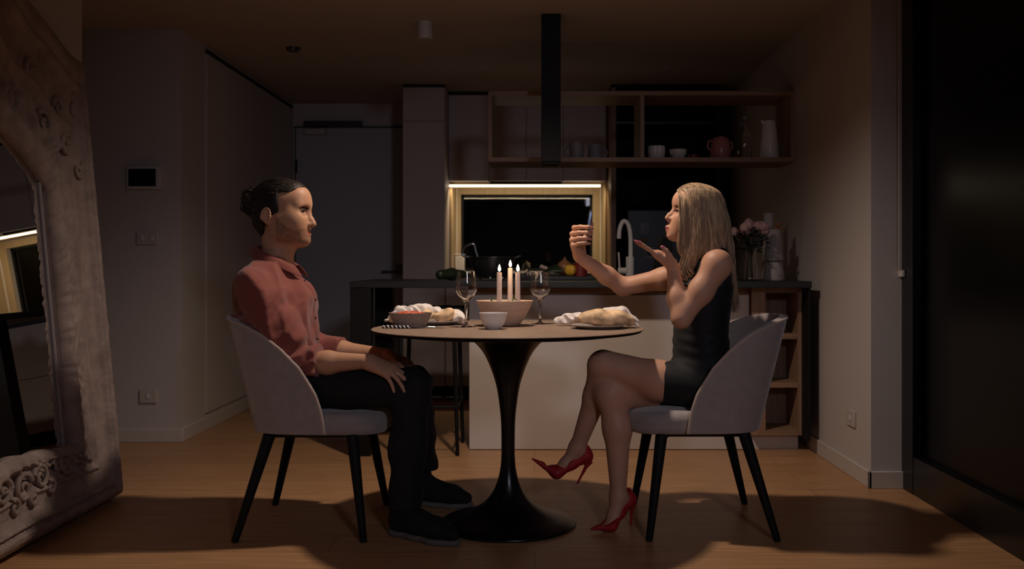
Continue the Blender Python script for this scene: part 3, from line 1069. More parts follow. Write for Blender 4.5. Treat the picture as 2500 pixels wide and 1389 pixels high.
def leek(a, b, r, label):
    a, b = np.array(a), np.array(b)
    root = empty('spring_onion', a, label, 'vegetable', 'spring onions on the board')
    q = a + (b - a) * 0.38
    MB().tube([a, a * 0.5 + q * 0.5, q], [r * 1.15, r, r], 10).build('stalk', M['leek'], root)
    mb = MB()
    rnd = random.Random(int(abs(a[0]) * 1e4))
    for i in range(5):
        e = b + np.array([rnd.uniform(-.02, .03), rnd.uniform(-.05, .05), rnd.uniform(-.01, .035)])
        mid = (q + e) / 2 + np.array([0, 0, 0.012])
        mb.tube(smooth_path([q, mid, e], 4), [r * .8, r * .9, r, r, r, r * .9, r * .7, r * .4, r * .15][:9], 6, flat=0.35)
    mb.build('leaves', M['green_d'], root)


leek((-0.035, 5.33, ZBd + 0.012), (0.15, 5.36, ZBd + 0.014), 0.011, 'spring onion with pale tip low beside the glass tub')
leek((0.035, 5.47, ZBd + 0.055), (0.14, 5.43, ZBd + 0.018), 0.011, 'spring onion with pale tip raised on the pile of greens')
t = SDF()
t.ell((0.205, 5.42, ZBd + 0.033), (0.03, 0.03, 0.032), k=0.01)
for i in range(4):
    a = i * PI / 2 + 0.5
    t.ell((0.205 + 0.016 * math.cos(a), 5.42 + 0.016 * math.sin(a), ZBd + 0.034), (0.02, 0.02, 0.03), k=0.006)
r = empty('yellow_pepper', (0.205, 5.42, ZBd), 'yellow pepper on the board by the red tin', 'vegetable')
t.build('fruit', 0.003, M['yellow'], r)
MB().tube([(0.205, 5.42, ZBd + 0.058), (0.203, 5.42, ZBd + 0.076)], 0.005, 8).build('stem', M['green'], r)
t = SDF()
t.ell((0.175, 5.555, ZBd + 0.045), (0.046, 0.046, 0.044), k=0.01).cone((0.175, 5.555, ZBd + 0.08), (0.177, 5.555, ZBd + 0.108), 0.012, 0.005, 0.02)
o = t.build('onion', 0.004, M['brown_s'])
tag(o, 'brown onion behind the yellow pepper on the island', 'vegetable')
r = empty('tin', (0.262, 5.46, ZBd), 'dark red tin beside the yellow pepper, partly behind her wrist', 'tin')
MB().lathe([(0, 0), (0.041, 0), (0.041, 0.075), (0, 0.076)], (0.262, 5.46, ZBd), 32).build('can', M['red_tin'], r)
MB().lathe([(0.0405, 0), (0.0425, 0.001), (0.0425, 0.004), (0.0405, 0.005)], (0.262, 5.46, ZBd + 0.073), 32).build('rim', M['steel'], r)
r = empty('glass_tub', (-0.065, 5.18, ZI), 'small clear glass tub on the island right of the colander', 'tub')
MB().lathe(hollow([(0.028, 0), (0.033, 0.004), (0.040, 0.055), (0.041, 0.06)], 0.003), (-0.065, 5.18, ZI + 0.0005), 28).build('body', M['glass'], r)
# canister and socket in the niche
r = empty('canister', (-0.585, 7.55, 0.916), 'square cream canister in the left corner of the lit niche', 'canister')
box('body', -0.628, -0.555, 7.48, 7.60, 0.9155, 1.055, M['ceramic_w'], r, bevel=0.008)
box('lid', -0.630, -0.553, 7.478, 7.602, 1.055, 1.068, M['ceramic_w'], r, bevel=0.004)

# knife block
x, y = (1612 - VX) / F_PX * 5.45, 5.45
r = empty('knife_block', (x, y, ZI), 'slanted black knife block behind the woman\'s raised hand', 'knife block')
mb = MB()
pr = [(-0.05, 0.0), (0.05, 0.0), (0.062, 0.20), (0.01, 0.245), (-0.02, 0.16)]
v = [(x + a, y - 0.05, ZI + b) for a, b in pr] + [(x + a, y + 0.05, ZI + b) for a, b in pr]
n = len(pr)
mb.add(v, [tuple(range(n))[::-1], tuple(range(n, 2 * n))] + [(i, (i + 1) % n, n + (i + 1) % n, n + i) for i in range(n)])
mb.build('block', M['black'], r, bevel=0.004)
for i in range(3):
    yy = y - 0.03 + 0.03 * i
    MB().tube([(x + 0.03, yy, ZI + 0.225), (x + 0.055, yy, ZI + 0.33)], [0.010, 0.012], 10, flat=0.7).build('knife_handle', M['black_gloss'], r)

# roses in a glass vase
x, y = (1834 - VX) / F_PX * 5.10, 5.10
r = empty('rose_bouquet', (x, y, ZI), 'bunch of pale pink roses in a clear glass vase on the island', 'flowers')
MB().lathe(hollow([(0.032, 0), (0.038, 0.006), (0.036, 0.07), (0.028, 0.14), (0.030, 0.185)], 0.003), (x, y, ZI + 0.0005), 30).build('vase', M['glass'], r)
rnd = random.Random(3)
for i in range(11):
    a = rnd.uniform(0, 2 * PI)
    rr = 0.098 * math.sqrt((i + .5) / 11)
    hx, hy = x - 0.012 + rr * math.cos(a), y + 0.8 * rr * math.sin(a)
    hz = ZI + 0.305 + rnd.uniform(-0.008, 0.03) - 0.55 * rr
    st = MB().tube(smooth_path([(x + 0.01 * math.cos(a + 3), y + 0.01 * math.sin(a + 3), ZI + 0.015), (x + 0.008 * math.cos(a), y + 0.008 * math.sin(a), ZI + 0.15), (hx, hy, hz - 0.02)], 5), 0.0028, 6).build('stem', M['leaf_k'], r)
    mb = MB()
    for q in range(3):
        s = 1 - 0.24 * q
        ph = rnd.uniform(0, 6)
        for kx in range(5):
            b = ph + kx * 2 * PI / 5
            mb.ball((hx + 0.011 * s * math.cos(b), hy + 0.011 * s * math.sin(b), hz + 0.004 * q), (0.015 * s, 0.015 * s, 0.021), 9, 6)
    mb.build('flower_head', M['rose'], r)
mb = MB()
for i in range(70):
    a, rr = rnd.uniform(0, 2 * PI), rnd.uniform(0.01, 0.085)
    c = Vector((x + 0.008 + rr * math.cos(a), y + rr * math.sin(a), ZI + rnd.uniform(0.155, 0.285)))
    d1 = Vector((math.cos(a), math.sin(a), rnd.uniform(-.7, .5))).normalized()
    d2 = d1.cross(Vector((rnd.uniform(-1, 1), rnd.uniform(-1, 1), 1))).normalized()
    L, W = rnd.uniform(0.03, 0.05), rnd.uniform(0.010, 0.016)
    nrm = d1.cross(d2) * 0.004
    mb.add([c - d1 * L * .5, c + d2 * W + nrm, c + d1 * L * .5, c - d2 * W + nrm], [(0, 1, 2), (0, 2, 3)])
mb.build('leaves', M['leaf_k'], r)

# white vases at the island end
x, y = (1877 - VX) / F_PX * 5.42, 5.42
r = empty('tall_vase', (x, y, ZI), 'tall slim white vase, the rear of the pair beside the roses', 'vase')
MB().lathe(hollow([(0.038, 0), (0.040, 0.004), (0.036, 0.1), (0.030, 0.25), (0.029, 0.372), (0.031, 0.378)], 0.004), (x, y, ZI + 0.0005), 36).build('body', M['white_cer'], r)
x, y = (1889 - VX) / F_PX * 5.26, 5.26
r = empty('stacked_vase', (x, y, ZI), 'white waisted ceramic vase in two tiers, in front at the island end', 'vase')
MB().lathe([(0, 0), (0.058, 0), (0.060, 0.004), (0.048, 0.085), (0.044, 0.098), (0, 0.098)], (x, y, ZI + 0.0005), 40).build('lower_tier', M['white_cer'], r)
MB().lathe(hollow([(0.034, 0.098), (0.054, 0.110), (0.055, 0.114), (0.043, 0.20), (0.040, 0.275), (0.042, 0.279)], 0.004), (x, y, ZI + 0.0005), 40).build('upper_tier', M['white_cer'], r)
r = empty('dried_flower', (x, y, ZI), 'small brown dried flower head sticking out of the white tiered vase', 'flower')
MB().tube([(x + 0.002, y, ZI + 0.13), (x + 0.02, y, ZI + 0.29)], 0.002, 6).build('stem', M['brown_s'], r)
mb = MB()
for i in range(14):
    mb.ball((x + 0.022 + rnd.uniform(-.018, .018), y + rnd.uniform(-.018, .018), ZI + 0.298 + rnd.uniform(-.014, .018)), 0.009, 7, 5)
mb.build('flower_head', M['brown_s'], r)

# bar stool under the worktop
x0, x1, y0, y1 = -0.705, -0.395, 4.88, 5.24
r = empty('bar_stool', ((x0 + x1) / 2, (y0 + y1) / 2, 0), 'black bar stool with a soft seat tucked under the island end', 'stool')
t = SDF()
t.rbox((x0 - 0.05, y0 - 0.01, 0.685), (x1 + 0.03, y1 + 0.03, 0.755), 0.03)
t.warp(lambda X, Y, Z: 0.004 * np.sin(60 * X + 3 * np.sin(40 * Y)) * np.sin(55 * Y + 2))
t.build('seat', 0.006, M['black'], r)
for a, b in ((x0, y0), (x1, y0), (x0, y1), (x1, y1)):
    sx, sy = (-1 if a == x0 else 1), (-1 if b == y0 else 1)
    MB().tube([(a + 0.0 * sx, b, 0.0), (a - 0.02 * sx, b - 0.02 * sy, 0.69)], [0.010, 0.012], 12).build('leg', M['black'], r)
mb = MB()
for p, q in (((x0 - .0, y0), (x1, y0)), ((x0, y1), (x1, y1)), ((x0, y0), (x0, y1)), ((x1, y0), (x1, y1))):
    mb.tube([(p[0], p[1], 0.25), (q[0], q[1], 0.25)], 0.007, 8)
mb.build('foot_rest', M['black'], r)

# ================================================================== tulip table
TX, TY, TZ, TR = -0.10, 3.60, 0.740, 0.512
t = empty('dining_table', (TX, TY, 0), 'round pedestal dining table with brown top and black tulip base between the two people', 'table')
MB().lathe([(0, -0.008), (TR - 0.03, -0.008), (TR - 0.004, -0.0035), (TR, -0.002), (TR - 0.001, 0.0), (0, 0.0)], (TX, TY, TZ), 128).build('tabletop', M['table_top'], t, angle=60)
MB().lathe([(0, -0.03), (0.20, -0.030), (TR - 0.09, -0.022), (TR - 0.012, -0.012), (TR - 0.008, -0.0085), (0, -0.0085)], (TX, TY, TZ), 128).build('under_plate', M['black'], t, angle=60)
prof = [(0.257, 0.0), (0.258, 0.006), (0.252, 0.012), (0.225, 0.022), (0.18, 0.035), (0.13, 0.055), (0.09, 0.082), (0.062, 0.115), (0.043, 0.155), (0.031, 0.20), (0.026, 0.25),
        (0.0255, 0.31), (0.027, 0.384), (0.032, 0.44), (0.042, 0.508), (0.056, 0.56), (0.077, 0.615), (0.10, 0.656), (0.132, 0.69), (0.165, 0.7095), (0.17, 0.7098)]
pp = smooth_path([(a, 0, b) for a, b in prof], 4)
MB().lathe([(p[0], p[2]) for p in pp], (TX, TY, 0), 96).build('pedestal', M['black_gloss'], t, angle=60)

ZT = TZ + 0.0003


# ------------------------------------------------------------------ candles in a bowl
x, y = -0.117, 3.73
t = empty('wide_bowl', (x, y, ZT), 'wide beige bowl holding three lit candles at the table centre', 'bowl')
MB().lathe(hollow([(0.050, 0), (0.060, 0.006), (0.082, 0.035), (0.100, 0.070), (0.110, 0.094), (0.112, 0.098)], 0.008), (x, y, ZT), 64).build('body', M['beige'], t)
MB().lathe([(0, 0.078), (0.096, 0.078), (0.097, 0.080), (0, 0.084)], (x, y, ZT), 40).build('sand_fill', mat('pale_sand', (0.5, 0.42, 0.35), 0.9, bump=0.6, bscale=120), t)


def candle(px, ptop, d, label):
    b = P(px, ptop, d)
    top = b[2]
    r = empty('taper_candle', (b[0], b[1], ZT + 0.085), label, 'candle', 'lit taper candles in the beige bowl')
    z0 = ZT + 0.0845
    MB().lathe([(0, z0), (0.0105, z0), (0.0095, top - 0.003), (0.0085, top), (0.004, top - 0.001), (0, top - 0.002)], (b[0], b[1], 0), 24).build('wax_stick', M['wax'], r)
    w = MB().tube([(b[0], b[1], top - 0.002), (b[0] + 0.001, b[1], top + 0.007)], 0.0011, 6).build('wick', M['wick'], r)
    MB().lathe([(0, 0.0), (0.0032, 0.002), (0.0060, 0.008), (0.0058, 0.013), (0.0038, 0.020), (0.0015, 0.026), (0, 0.029)], (b[0] + 0.0005, b[1], top + 0.003), 16).build('flame', M['flame'], r)
    L = bpy.data.lights.new('candle_light', 'POINT')
    L.energy = 0.10
    L.color = (1, 0.6, 0.3)
    L.shadow_soft_size = 0.012
    lo = bpy.data.objects.new('candle_light', L)
    lo.location = (b[0], b[1], top + 0.045)
    C.objects.link(lo)


candle(1219, 665, 3.70, 'lit cream candle in the beige bowl, the left one')
candle(1245.5, 654, 3.76, 'tallest lit cream candle in the middle of the beige bowl')
candle(1264, 665, 3.70, 'lit cream candle in the beige bowl, the right one')
for dx, lab in ((-0.052, 'little green leaf sprig at the left rim of the candle bowl'), (0.03, 'little green leaf sprig at the foot of the candles, right side')):
    r = empty('leaf_sprig', (x + dx, y - 0.075, ZT + 0.085), lab, 'leaves')
    mb = MB()
    rn = random.Random(5)
    for i in range(9):
        c = Vector((x + dx + rn.uniform(-.02, .02), y - 0.072 + rn.uniform(-.012, .012), ZT + 0.099 + rn.uniform(0, .014)))
        a = rn.uniform(0, 6.28)
        d1 = Vector((math.cos(a), math.sin(a), rn.uniform(-.2, .6))).normalized() * 0.011
        d2 = d1.cross(Vector((0, 0, 1))).normalized() * 0.005
        mb.add([c - d1, c + d2, c + d1, c - d2], [(0, 1, 2), (0, 2, 3)])
    mb.build('leaves', M['green'], r)

x, y = -0.153, 3.535
t = empty('dip_bowl', (x, y, ZT), 'small white bowl standing in front of the candle bowl', 'bowl')
MB().lathe(hollow([(0.026, 0), (0.030, 0.003), (0.042, 0.022), (0.050, 0.045), (0.053, 0.060)], 0.004), (x, y, ZT), 48).build('body', M['ceramic_w'], t)


# ------------------------------------------------------------------ wine glasses
def wine_glass(px, d, s, label):
    x = (px - VX) / F_PX * d
    r = empty('wine_glass', (x, d, ZT), label, 'wine glass', 'wine glasses')
    out = [(0.036, 0.0), (0.036, 0.0015), (0.015, 0.004), (0.0065, 0.010), (0.0052, 0.03), (0.0050, 0.078), (0.007, 0.092), (0.014, 0.103), (0.030, 0.119), (0.0415, 0.138), (0.0425, 0.148), (0.040, 0.17), (0.0345, 0.212)]
    inn = [(0.0335, 0.212), (0.039, 0.17), (0.0413, 0.148), (0.0402, 0.138), (0.029, 0.121), (0.013, 0.106), (0.004, 0.100), (0, 0.0995)]
    pr = [(0.0, 0.0)] + [(a * s, b * s) for a, b in out] + [(a * s, b * s) for a, b in inn]
    MB().lathe(pr, (x, d, ZT), 48).build('glass_body', M['glass'], r, angle=80)
    return r


wine_glass(1138, 3.65, 1.0, 'clear wine glass on his side of the candle bowl')
wine_glass(1318.5, 3.83, 0.985, 'clear wine glass on her side of the candle bowl')


# ------------------------------------------------------------------ his food
def px_at(px, d):
    return (px - VX) / F_PX * d


x, y = px_at(1002, 3.62), 3.62
t = empty('oval_dish', (x, y, ZT), 'taupe stoneware dish of red salsa in front of the man', 'dish')
mb = MB().lathe(hollow([(0.048, 0), (0.058, 0.004), (0.074, 0.036), (0.083, 0.056)], 0.005), (0, 0, 0), 56)
mb.v = [(a * 1.0 + x, b * 0.8 + y, c * (1 - 0.0) + ZT) for a, b, c in mb.v]
mb.build('body', M['ceramic_t'], t)
s = SDF()
s.ell((x - 0.003, y, ZT + 0.043), (0.060, 0.048, 0.018), k=0.0)
s.warp(lambda X, Y, Z: 0.004 * np.sin(150 * X + 4 * np.sin(90 * Y)) * np.sin(140 * Y + 3 * np.sin(70 * X)))
o = s.build('salsa', 0.003, M['salsa'])
tag(o, 'red chopped salsa heaped in the taupe dish', 'salsa')

x, y = px_at(1056, 3.81), 3.812
t = empty('dinner_plate', (x, y, ZT), 'grey plate with rolled tortillas on the man\'s side', 'plate')
MB().lathe([(0, 0), (0.075, 0), (0.085, 0.003), (0.118, 0.014), (0.120, 0.016), (0.117, 0.017), (0.083, 0.008), (0, 0.006)], (x, y, ZT), 56).build('dish', M['plate'], t)


def wrap_roll(name, pts, rs, label, cat, m, seed, flat=0.75, amp=0.006, h=0.004, group=None):
    s = SDF()
    s.chain(pts, rs, 0.02, flat=(0, 0, 1), ratio=flat)
    rn = np.random.RandomState(seed)
    k = rn.uniform(25, 75, (4, 3)) * rn.choice([-1, 1], (4, 3))
    p = rn.uniform(0, 6, 4)
    s.warp(lambda X, Y, Z: amp * 0.5 * sum(np.sin(k[i][0] * X + k[i][1] * Y + k[i][2] * Z + p[i]) for i in range(4)))
    o = s.build(name, h, m)
    tag(o, label, cat, group)
    return o


zt = ZT + 0.012
wrap_roll('tortilla_wrap', [(px_at(1045, 3.76) + 0.0, 3.765, zt + 0.024), (px_at(1090, 3.78), 3.785, zt + 0.026), (px_at(1104, 3.79), 3.80, zt + 0.02)], [0.026, 0.03, 0.022],
          'rolled tortilla on the plate behind the salsa dish', 'wrap', M['bread'], 4)


def crumpled(name, pts, rs, label, seed, amp=0.010, flat=0.6, m=None, fringe=None):
    s = SDF()
    s.chain(pts, rs, 0.012, flat=(0, 0, 1), ratio=flat)
    if fringe:
        for a, b, r0, r1 in fringe:
            s.cone(a, b, r0, r1, 0.008)
    rn = np.random.RandomState(seed)
    k = rn.uniform(40, 120, (6, 3)) * rn.choice([-1, 1], (6, 3))
    p = rn.uniform(0, 6, 6)
    s.warp(lambda X, Y, Z: amp * (np.abs(sum(np.sin(k[i][0] * X + k[i][1] * Y + k[i][2] * Z + p[i]) for i in range(6))) * 0.28 - 0.2))
    o = s.build(name, 0.0035, m or M['paper'])
    tag(o, label, 'napkin')
    return o


crumpled('paper_napkin', [(px_at(950, 3.72), 3.73, ZT + 0.018), (px_at(975, 3.75), 3.77, ZT + 0.05), (px_at(1030, 3.80), 3.83, ZT + 0.055), (px_at(1060, 3.8), 3.84, ZT + 0.05)], [0.016, 0.030, 0.034, 0.028],
         'crumpled white paper behind the taupe salsa dish', 2, flat=0.8, fringe=[((px_at(955, 3.72), 3.72, ZT + 0.03), (px_at(935, 3.7), 3.70, ZT + 0.018), 0.014, 0.003)])
crumpled('paper_napkin', [(px_at(1085, 3.84), 3.85, ZT + 0.032), (px_at(1112, 3.80), 3.81, ZT + 0.03), (px_at(1128, 3.76), 3.77, ZT + 0.022)], [0.030, 0.030, 0.020],
         'crumpled white paper on the table beside the left wine glass', 3, flat=0.9)


# cutlery with twisted striped handles
def cutlery(kind, x0, x1, y0, y1, label):
    r = empty(kind, ((x0 + x1) / 2, (y0 + y1) / 2, ZT), label, kind)
    L = 0.105
    d = unit((x1 - x0, y1 - y0, 0))
    a = np.array([x0, y0, ZT + 0.0066])
    for i in range(2):
        mb = MB()
        pts = []
        for k in range(61):
            u = k / 60
            th = u * 2 * PI * 7 + i * PI
            side = np.array([-d[1], d[0], 0])
            pts.append(a + d * L * u + (side * math.cos(th) + np.array([0, 0, 1]) * math.sin(th)) * 0.0028)
        mb.tube(pts, 0.0034, 8)
        mb.build('twisted_handle', M['ceramic_w'] if i == 0 else M['black'], r)
    b = a + d * (L + 0.0)
    e = np.array([x1, y1, ZT + 0.003])
    mb = MB()
    if kind == 'table_knife':
        mb.tube([b, b + (e - b) * .12, b + (e - b) * .4, b + (e - b) * .8, e], [0.004, 0.006, 0.008, 0.008, 0.002], 10, flat=0.2, up=(-d[1], d[0], 0))
    else:
        n = b + (e - b) * .5
        mb.tube([b, b + (e - b) * .3, n, n + (e - b) * .15], [0.003, 0.003, 0.008, 0.0095], 10, flat=0.25, up=(-d[1], d[0], 0))
        side = np.array([-d[1], d[0], 0])
        for q in (-1.5, -.5, .5, 1.5):
            mb.tube([n + (e - b) * .14 + side * q * 0.005, e + side * q * 0.0052], 0.0013, 6)
    mb.build('blade' if kind == 'table_knife' else 'fork_head', M['steel'], r)


cutlery('table_knife', px_at(934, 3.55), px_at(1098, 3.545), 3.55, 3.54, 'table knife with black and white twisted handle at the table edge near him')
cutlery('table_fork', px_at(946, 3.585), px_at(1062, 3.60), 3.575, 3.60, 'table fork with black and white twisted handle beside the knife')

# ------------------------------------------------------------------ her food
x, y = px_at(1462, 3.56), 3.57
t = empty('dinner_plate', (x, y, ZT), 'grey plate with a browned wrap on the woman\'s side', 'plate')
MB().lathe([(0, 0), (0.07, 0), (0.08, 0.003), (0.105, 0.012), (0.107, 0.014), (0.104, 0.015), (0.078, 0.008), (0, 0.006)], (x, y, ZT), 56).build('dish', M['plate'], t)
wrap_roll('tortilla_wrap', [(px_at(1424, 3.56), 3.56, ZT + 0.036), (px_at(1465, 3.57), 3.58, ZT + 0.039), (px_at(1510, 3.57), 3.58, ZT + 0.038), (px_at(1532, 3.57), 3.58, ZT + 0.030)], [0.029, 0.033, 0.033, 0.022],
          'browned tortilla wrap on the plate in front of the woman', 'wrap', M['bread'], 9, flat=0.8)
crumpled('paper_napkin', [(px_at(1482, 3.63), 3.63, ZT + 0.052), (px_at(1520, 3.63), 3.63, ZT + 0.052), (px_at(1545, 3.62), 3.62, ZT + 0.030)], [0.026, 0.030, 0.016],
         'torn white paper wrapped round the end of her tortilla', 5, amp=0.008, flat=0.9,
         fringe=[((px_at(1540, 3.62), 3.62, ZT + 0.028), (px_at(1571, 3.6), 3.60, ZT + 0.026), 0.010, 0.002), ((px_at(1540, 3.6), 3.6, ZT + 0.022), (px_at(1562, 3.58), 3.58, ZT + 0.008), 0.010, 0.003)])
crumpled('paper_napkin', [(px_at(1362, 3.72), 3.72, ZT + 0.020), (px_at(1385, 3.72), 3.72, ZT + 0.026), (px_at(1415, 3.70), 3.71, ZT + 0.030)], [0.016, 0.022, 0.026],
         'crumpled white napkin between the right wine glass and her plate', 6, flat=0.9)


# ================================================================== chairs
def make_chair(origin, sgn, yaw, label):
    """sgn=+1 faces +x"""
    ox, oy = origin
    r = empty('dining_chair', (ox, oy, 0), label, 'chair', 'upholstered tub dining chairs')
    cy, sy = math.cos(yaw), math.sin(yaw)

    def W(f, l, z):
        a, b = sgn * f, l
        return (ox + a * cy - b * sy, oy + a * sy + b * cy, z)
    # seat cushion
    s = SDF()
    c0 = np.array(W(0.045, 0, 0.41))
    ax = [unit(np.array(W(1, 0, 0)) - np.array(W(0, 0, 0))), unit(np.array(W(0, 1, 0)) - np.array(W(0, 0, 0))), np.array([0, 0, 1.0])]

    def cushion(X, Y, Z):
        p = [X - c0[0], Y - c0[1], Z - c0[2]]
        f = p[0] * ax[0][0] + p[1] * ax[0][1]
        l = p[0] * ax[1][0] + p[1] * ax[1][1]
        n = 2.8
        q = ((np.abs(f) / 0.235) ** n + (np.abs(l) / 0.228) ** n) ** (1 / n)
        side = (q - 1) * 0.24
        z = p[2] + 0.004 + 0.018 * np.maximum(f / 0.235, 0) ** 3 - 0.007 * (1 - np.minimum(q, 1) ** 2)
        dz = np.abs(z) - 0.010
        rr = 0.032
        out = np.sqrt(np.maximum(side + rr, 0) ** 2 + np.maximum(dz + 0.0, 0) ** 2) + np.minimum(np.maximum(side + rr, dz), 0) - rr
        return out
    s._push('+', cushion, c0 - [0.34, 0.34, 0.1], c0 + [0.34, 0.34, 0.1], 0.0)
    s.build('seat', 0.006, M['velvet'], r)
    # shell
    zb = 0.378
    U, V = 72, 16
    WID = 0.243

    def plan(u):
        """u in -1..1 -> (f, l, backness)"""
        a = abs(u)
        sg = 1 if u >= 0 else -1
        L1 = 0.42
        if a > L1:          # straight side from the arc forward
            k = (a - L1) / (1 - L1)
            f = 0.0 + k * 0.080
            return f, sg * WID, 0.35 * (1 - k)
        th = a / L1 * PI / 2
        f = -0.205 * math.cos(th) ** 0.75
        l = sg * WID * math.sin(th) ** 0.75
        return f, l, 0.35 + 0.65 * math.cos(th)

    def ztop(f):
        k = (0.080 - f) / 0.285
        xs = [0, 0.035, 0.09, 0.25, 0.45, 0.62, 0.8, 1.0]
        zs = [0.386, 0.455, 0.515, 0.615, 0.690, 0.737, 0.768, 0.787]
        return float(np.interp(k, xs, zs))
    verts, faces, rim = [], [], []
    th = 0.030
    grid = []
    for i in range(U + 1):
        u = -1 + 2 * i / U
        f, l, bk = plan(u)
        zt_ = ztop(f)
        col = []
        for j in range(V + 1):
            z = zb + (zt_ - zb) * j / V
            hk = (z - zb) / 0.41
            ff = f - bk * 0.105 * hk
            ll = l * (1 + 0.05 * hk)
            col.append((ff, ll, z))
        grid.append(col)
    g = np.array(grid)
    du = np.gradient(g, axis=0)
    dv = np.gradient(g, axis=1)
    nn = np.cross(du, dv)
    nn /= np.maximum(np.linalg.norm(nn, axis=2, keepdims=True), 1e-9)
    cen = np.array([0.0, 0, 0.55])
    if np.sum((g - cen) * nn) > 0:
        nn = -nn                       # inward
    prof = [(0.0, 0.0)]
    n1 = (U + 1) * (V + 1)
    sets = [g - nn * th * 0.35, g + nn * th * 0.65]
    # pull the outer faces down at rim/edges for rounded lips
    for q in sets:
        for i in range(U + 1):
            for j in range(V + 1):
                verts.append(W(*q[i][j]))
    mid = g.copy()
    base = len(verts)
    idx = lambda k, i, j: k * n1 + i * (V + 1) + j
    for i in range(U):
        for j in range(V):
            faces.append((idx(0, i, j), idx(0, i + 1, j), idx(0, i + 1, j + 1), idx(0, i, j + 1)))
            faces.append((idx(1, i, j), idx(1, i, j + 1), idx(1, i + 1, j + 1), idx(1, i + 1, j)))
        faces.append((idx(0, i, V), idx(0, i + 1, V), idx(1, i + 1, V), idx(1, i, V)))
        faces.append((idx(0, i, 0), idx(1, i, 0), idx(1, i + 1, 0), idx(0, i + 1, 0)))
    for j in range(V):
        faces.append((idx(0, 0, j), idx(0, 0, j + 1), idx(1, 0, j + 1), idx(1, 0, j)))
        faces.append((idx(0, U, j), idx(1, U, j), idx(1, U, j + 1), idx(0, U, j + 1)))
    mb = MB()
    mb.v, mb.f = [tuple(v) for v in verts], faces
    sh = mb.build('backrest_shell', M['velvet'], r, bevel=0.011, angle=None, seg=3)
    # bevel needs a wide threshold so that only lips round off
    sh.modifiers['bevel'].angle_limit = math.radians(50)
    # piping along the rim
    pts = [W(*(g[0][j] - nn[0][j] * th * 0.28)) for j in range(0, V + 1)]
    pts += [W(*(g[i][V] - nn[i][V] * th * 0.28 + np.array([0, 0, 0.0]))) for i in range(1, U + 1)]
    pts += [W(*(g[U][j] - nn[U][j] * th * 0.28)) for j in range(V - 1, -1, -1)]
    MB().tube(pts, 0.0055, 8).build('piping', M['velvet_pipe'], r)
    # under frame and legs
    mb = MB()
    for l in (-0.17, 0.17):
        mb.tube([W(-0.15, l, 0.365), W(0.17, l, 0.365)], 0.012, 8)
    for f in (-0.13, 0.15):
        mb.tube([W(f, -0.18, 0.362), W(f, 0.18, 0.362)], 0.012, 8)
    mb.build('under_frame', M['black'], r)
    for (f0, l0, f1, l1) in ((0.165, -0.175, 0.222, -0.262), (0.165, 0.175, 0.222, 0.262), (-0.13, -0.175, -0.232, -0.262), (-0.13, 0.175, -0.232, 0.262)):
        MB().tube([W(f1, l1, 0.0), W(f1 + (f0 - f1) * 0.02, l1 + (l0 - l1) * 0.02, 0.01), W(f0, l0, 0.375)], [0.0120, 0.0130, 0.0225], 16).build('leg', M['black'], r)
    return r


make_chair((-0.825, 3.615), 1, 0.0, 'greige upholstered tub chair with black legs that the man sits on')
make_chair((0.628, 3.63), -1, 0.0, 'greige upholstered tub chair with black legs that the woman sits on')

# ================================================================== leaning mirror
# local frame: u runs from the far outer edge toward the camera, v up the lean, n out of the frame
MO = np.array([-1.79, 4.00, 0.004])
lean = math.atan2(0.168, 1.81)
Uv = np.array([0.0, -1.0, 0.0])
Vv = np.array([-math.sin(lean), 0.0, math.cos(lean)])
Nv = np.array([math.cos(lean), 0.0, math.sin(lean)])
MW, MH = 1.46, 1.84


def ML(u, v, n):
    return MO + Uv * u + Vv * v + Nv * n


t = empty('leaning_mirror', tuple(ML(MW / 2, 0, 0)), 'big ornate cream framed mirror leaning on the left wall', 'mirror')
IU0, IU1, IV0, IVC = 0.335, MW - 0.335, 0.285, 1.265


def inner_top(u):
    k = (u - MW / 2) / (MW / 2 - IU0)
    return IVC + 0.21 * max(0.0, 1 - abs(k) ** 1.8)


def outer_top(u):
    k = (u - MW / 2) / (MW / 2)
    return MH + 0.36 * math.exp(-(k / 0.55) ** 2) + 0.05 * math.cos(k * 9) * (1 - abs(k))


inn, out_ = [], []
NS = 150
for i in range(NS):           # far stile, bottom to top
    k = i / NS
    inn.append((IU0, IV0 + (IVC - IV0) * k))
    out_.append((0.0, MH * k))
for i in range(NS):           # top
    k = i / NS
    inn.append((IU0 + (IU1 - IU0) * k, inner_top(IU0 + (IU1 - IU0) * k)))
    out_.append((MW * k, outer_top(MW * k)))
for i in range(NS):
    k = i / NS
    inn.append((IU1, IVC + (IV0 - IVC) * k))
    out_.append((MW, MH * (1 - k)))
for i in range(NS):           # bottom
    k = i / NS
    wob = 0.018 * math.exp(-((k - 0.72) / 0.09) ** 2) + 0.03 * math.exp(-((k - 0.5) / 0.12) ** 2)
    inn.append((IU1 + (IU0 - IU1) * k, IV0 + wob))
    out_.append((MW * (1 - k), 0.0))
inn, out_ = np.array(inn), np.array(out_)
NT = 56
tt = np.linspace(0, 1, NT)
ht_x = [0, 0.03, 0.07, 0.12, 0.16, 0.30, 0.40, 0.44, 0.48, 0.62, 0.70, 0.74, 0.78, 0.82, 0.88, 0.94, 0.97, 1.0]
ht_y = [0.030, 0.050, 0.062, 0.060, 0.050, 0.046, 0.050, 0.058, 0.050, 0.050, 0.056, 0.070, 0.058, 0.072, 0.070, 0.060, 0.052, 0.0]
hbase = np.interp(tt, ht_x, ht_y)
hbase = 0.052 + (hbase - 0.052) * np.where((tt > 0.1) & (tt < 0.95), 1.7, 1.0)
verts = []
rn = np.random.RandomState(11)
per = len(inn)
arc = np.concatenate([[0], np.cumsum(np.linalg.norm(np.diff((inn + out_) / 2, axis=0), axis=1))])
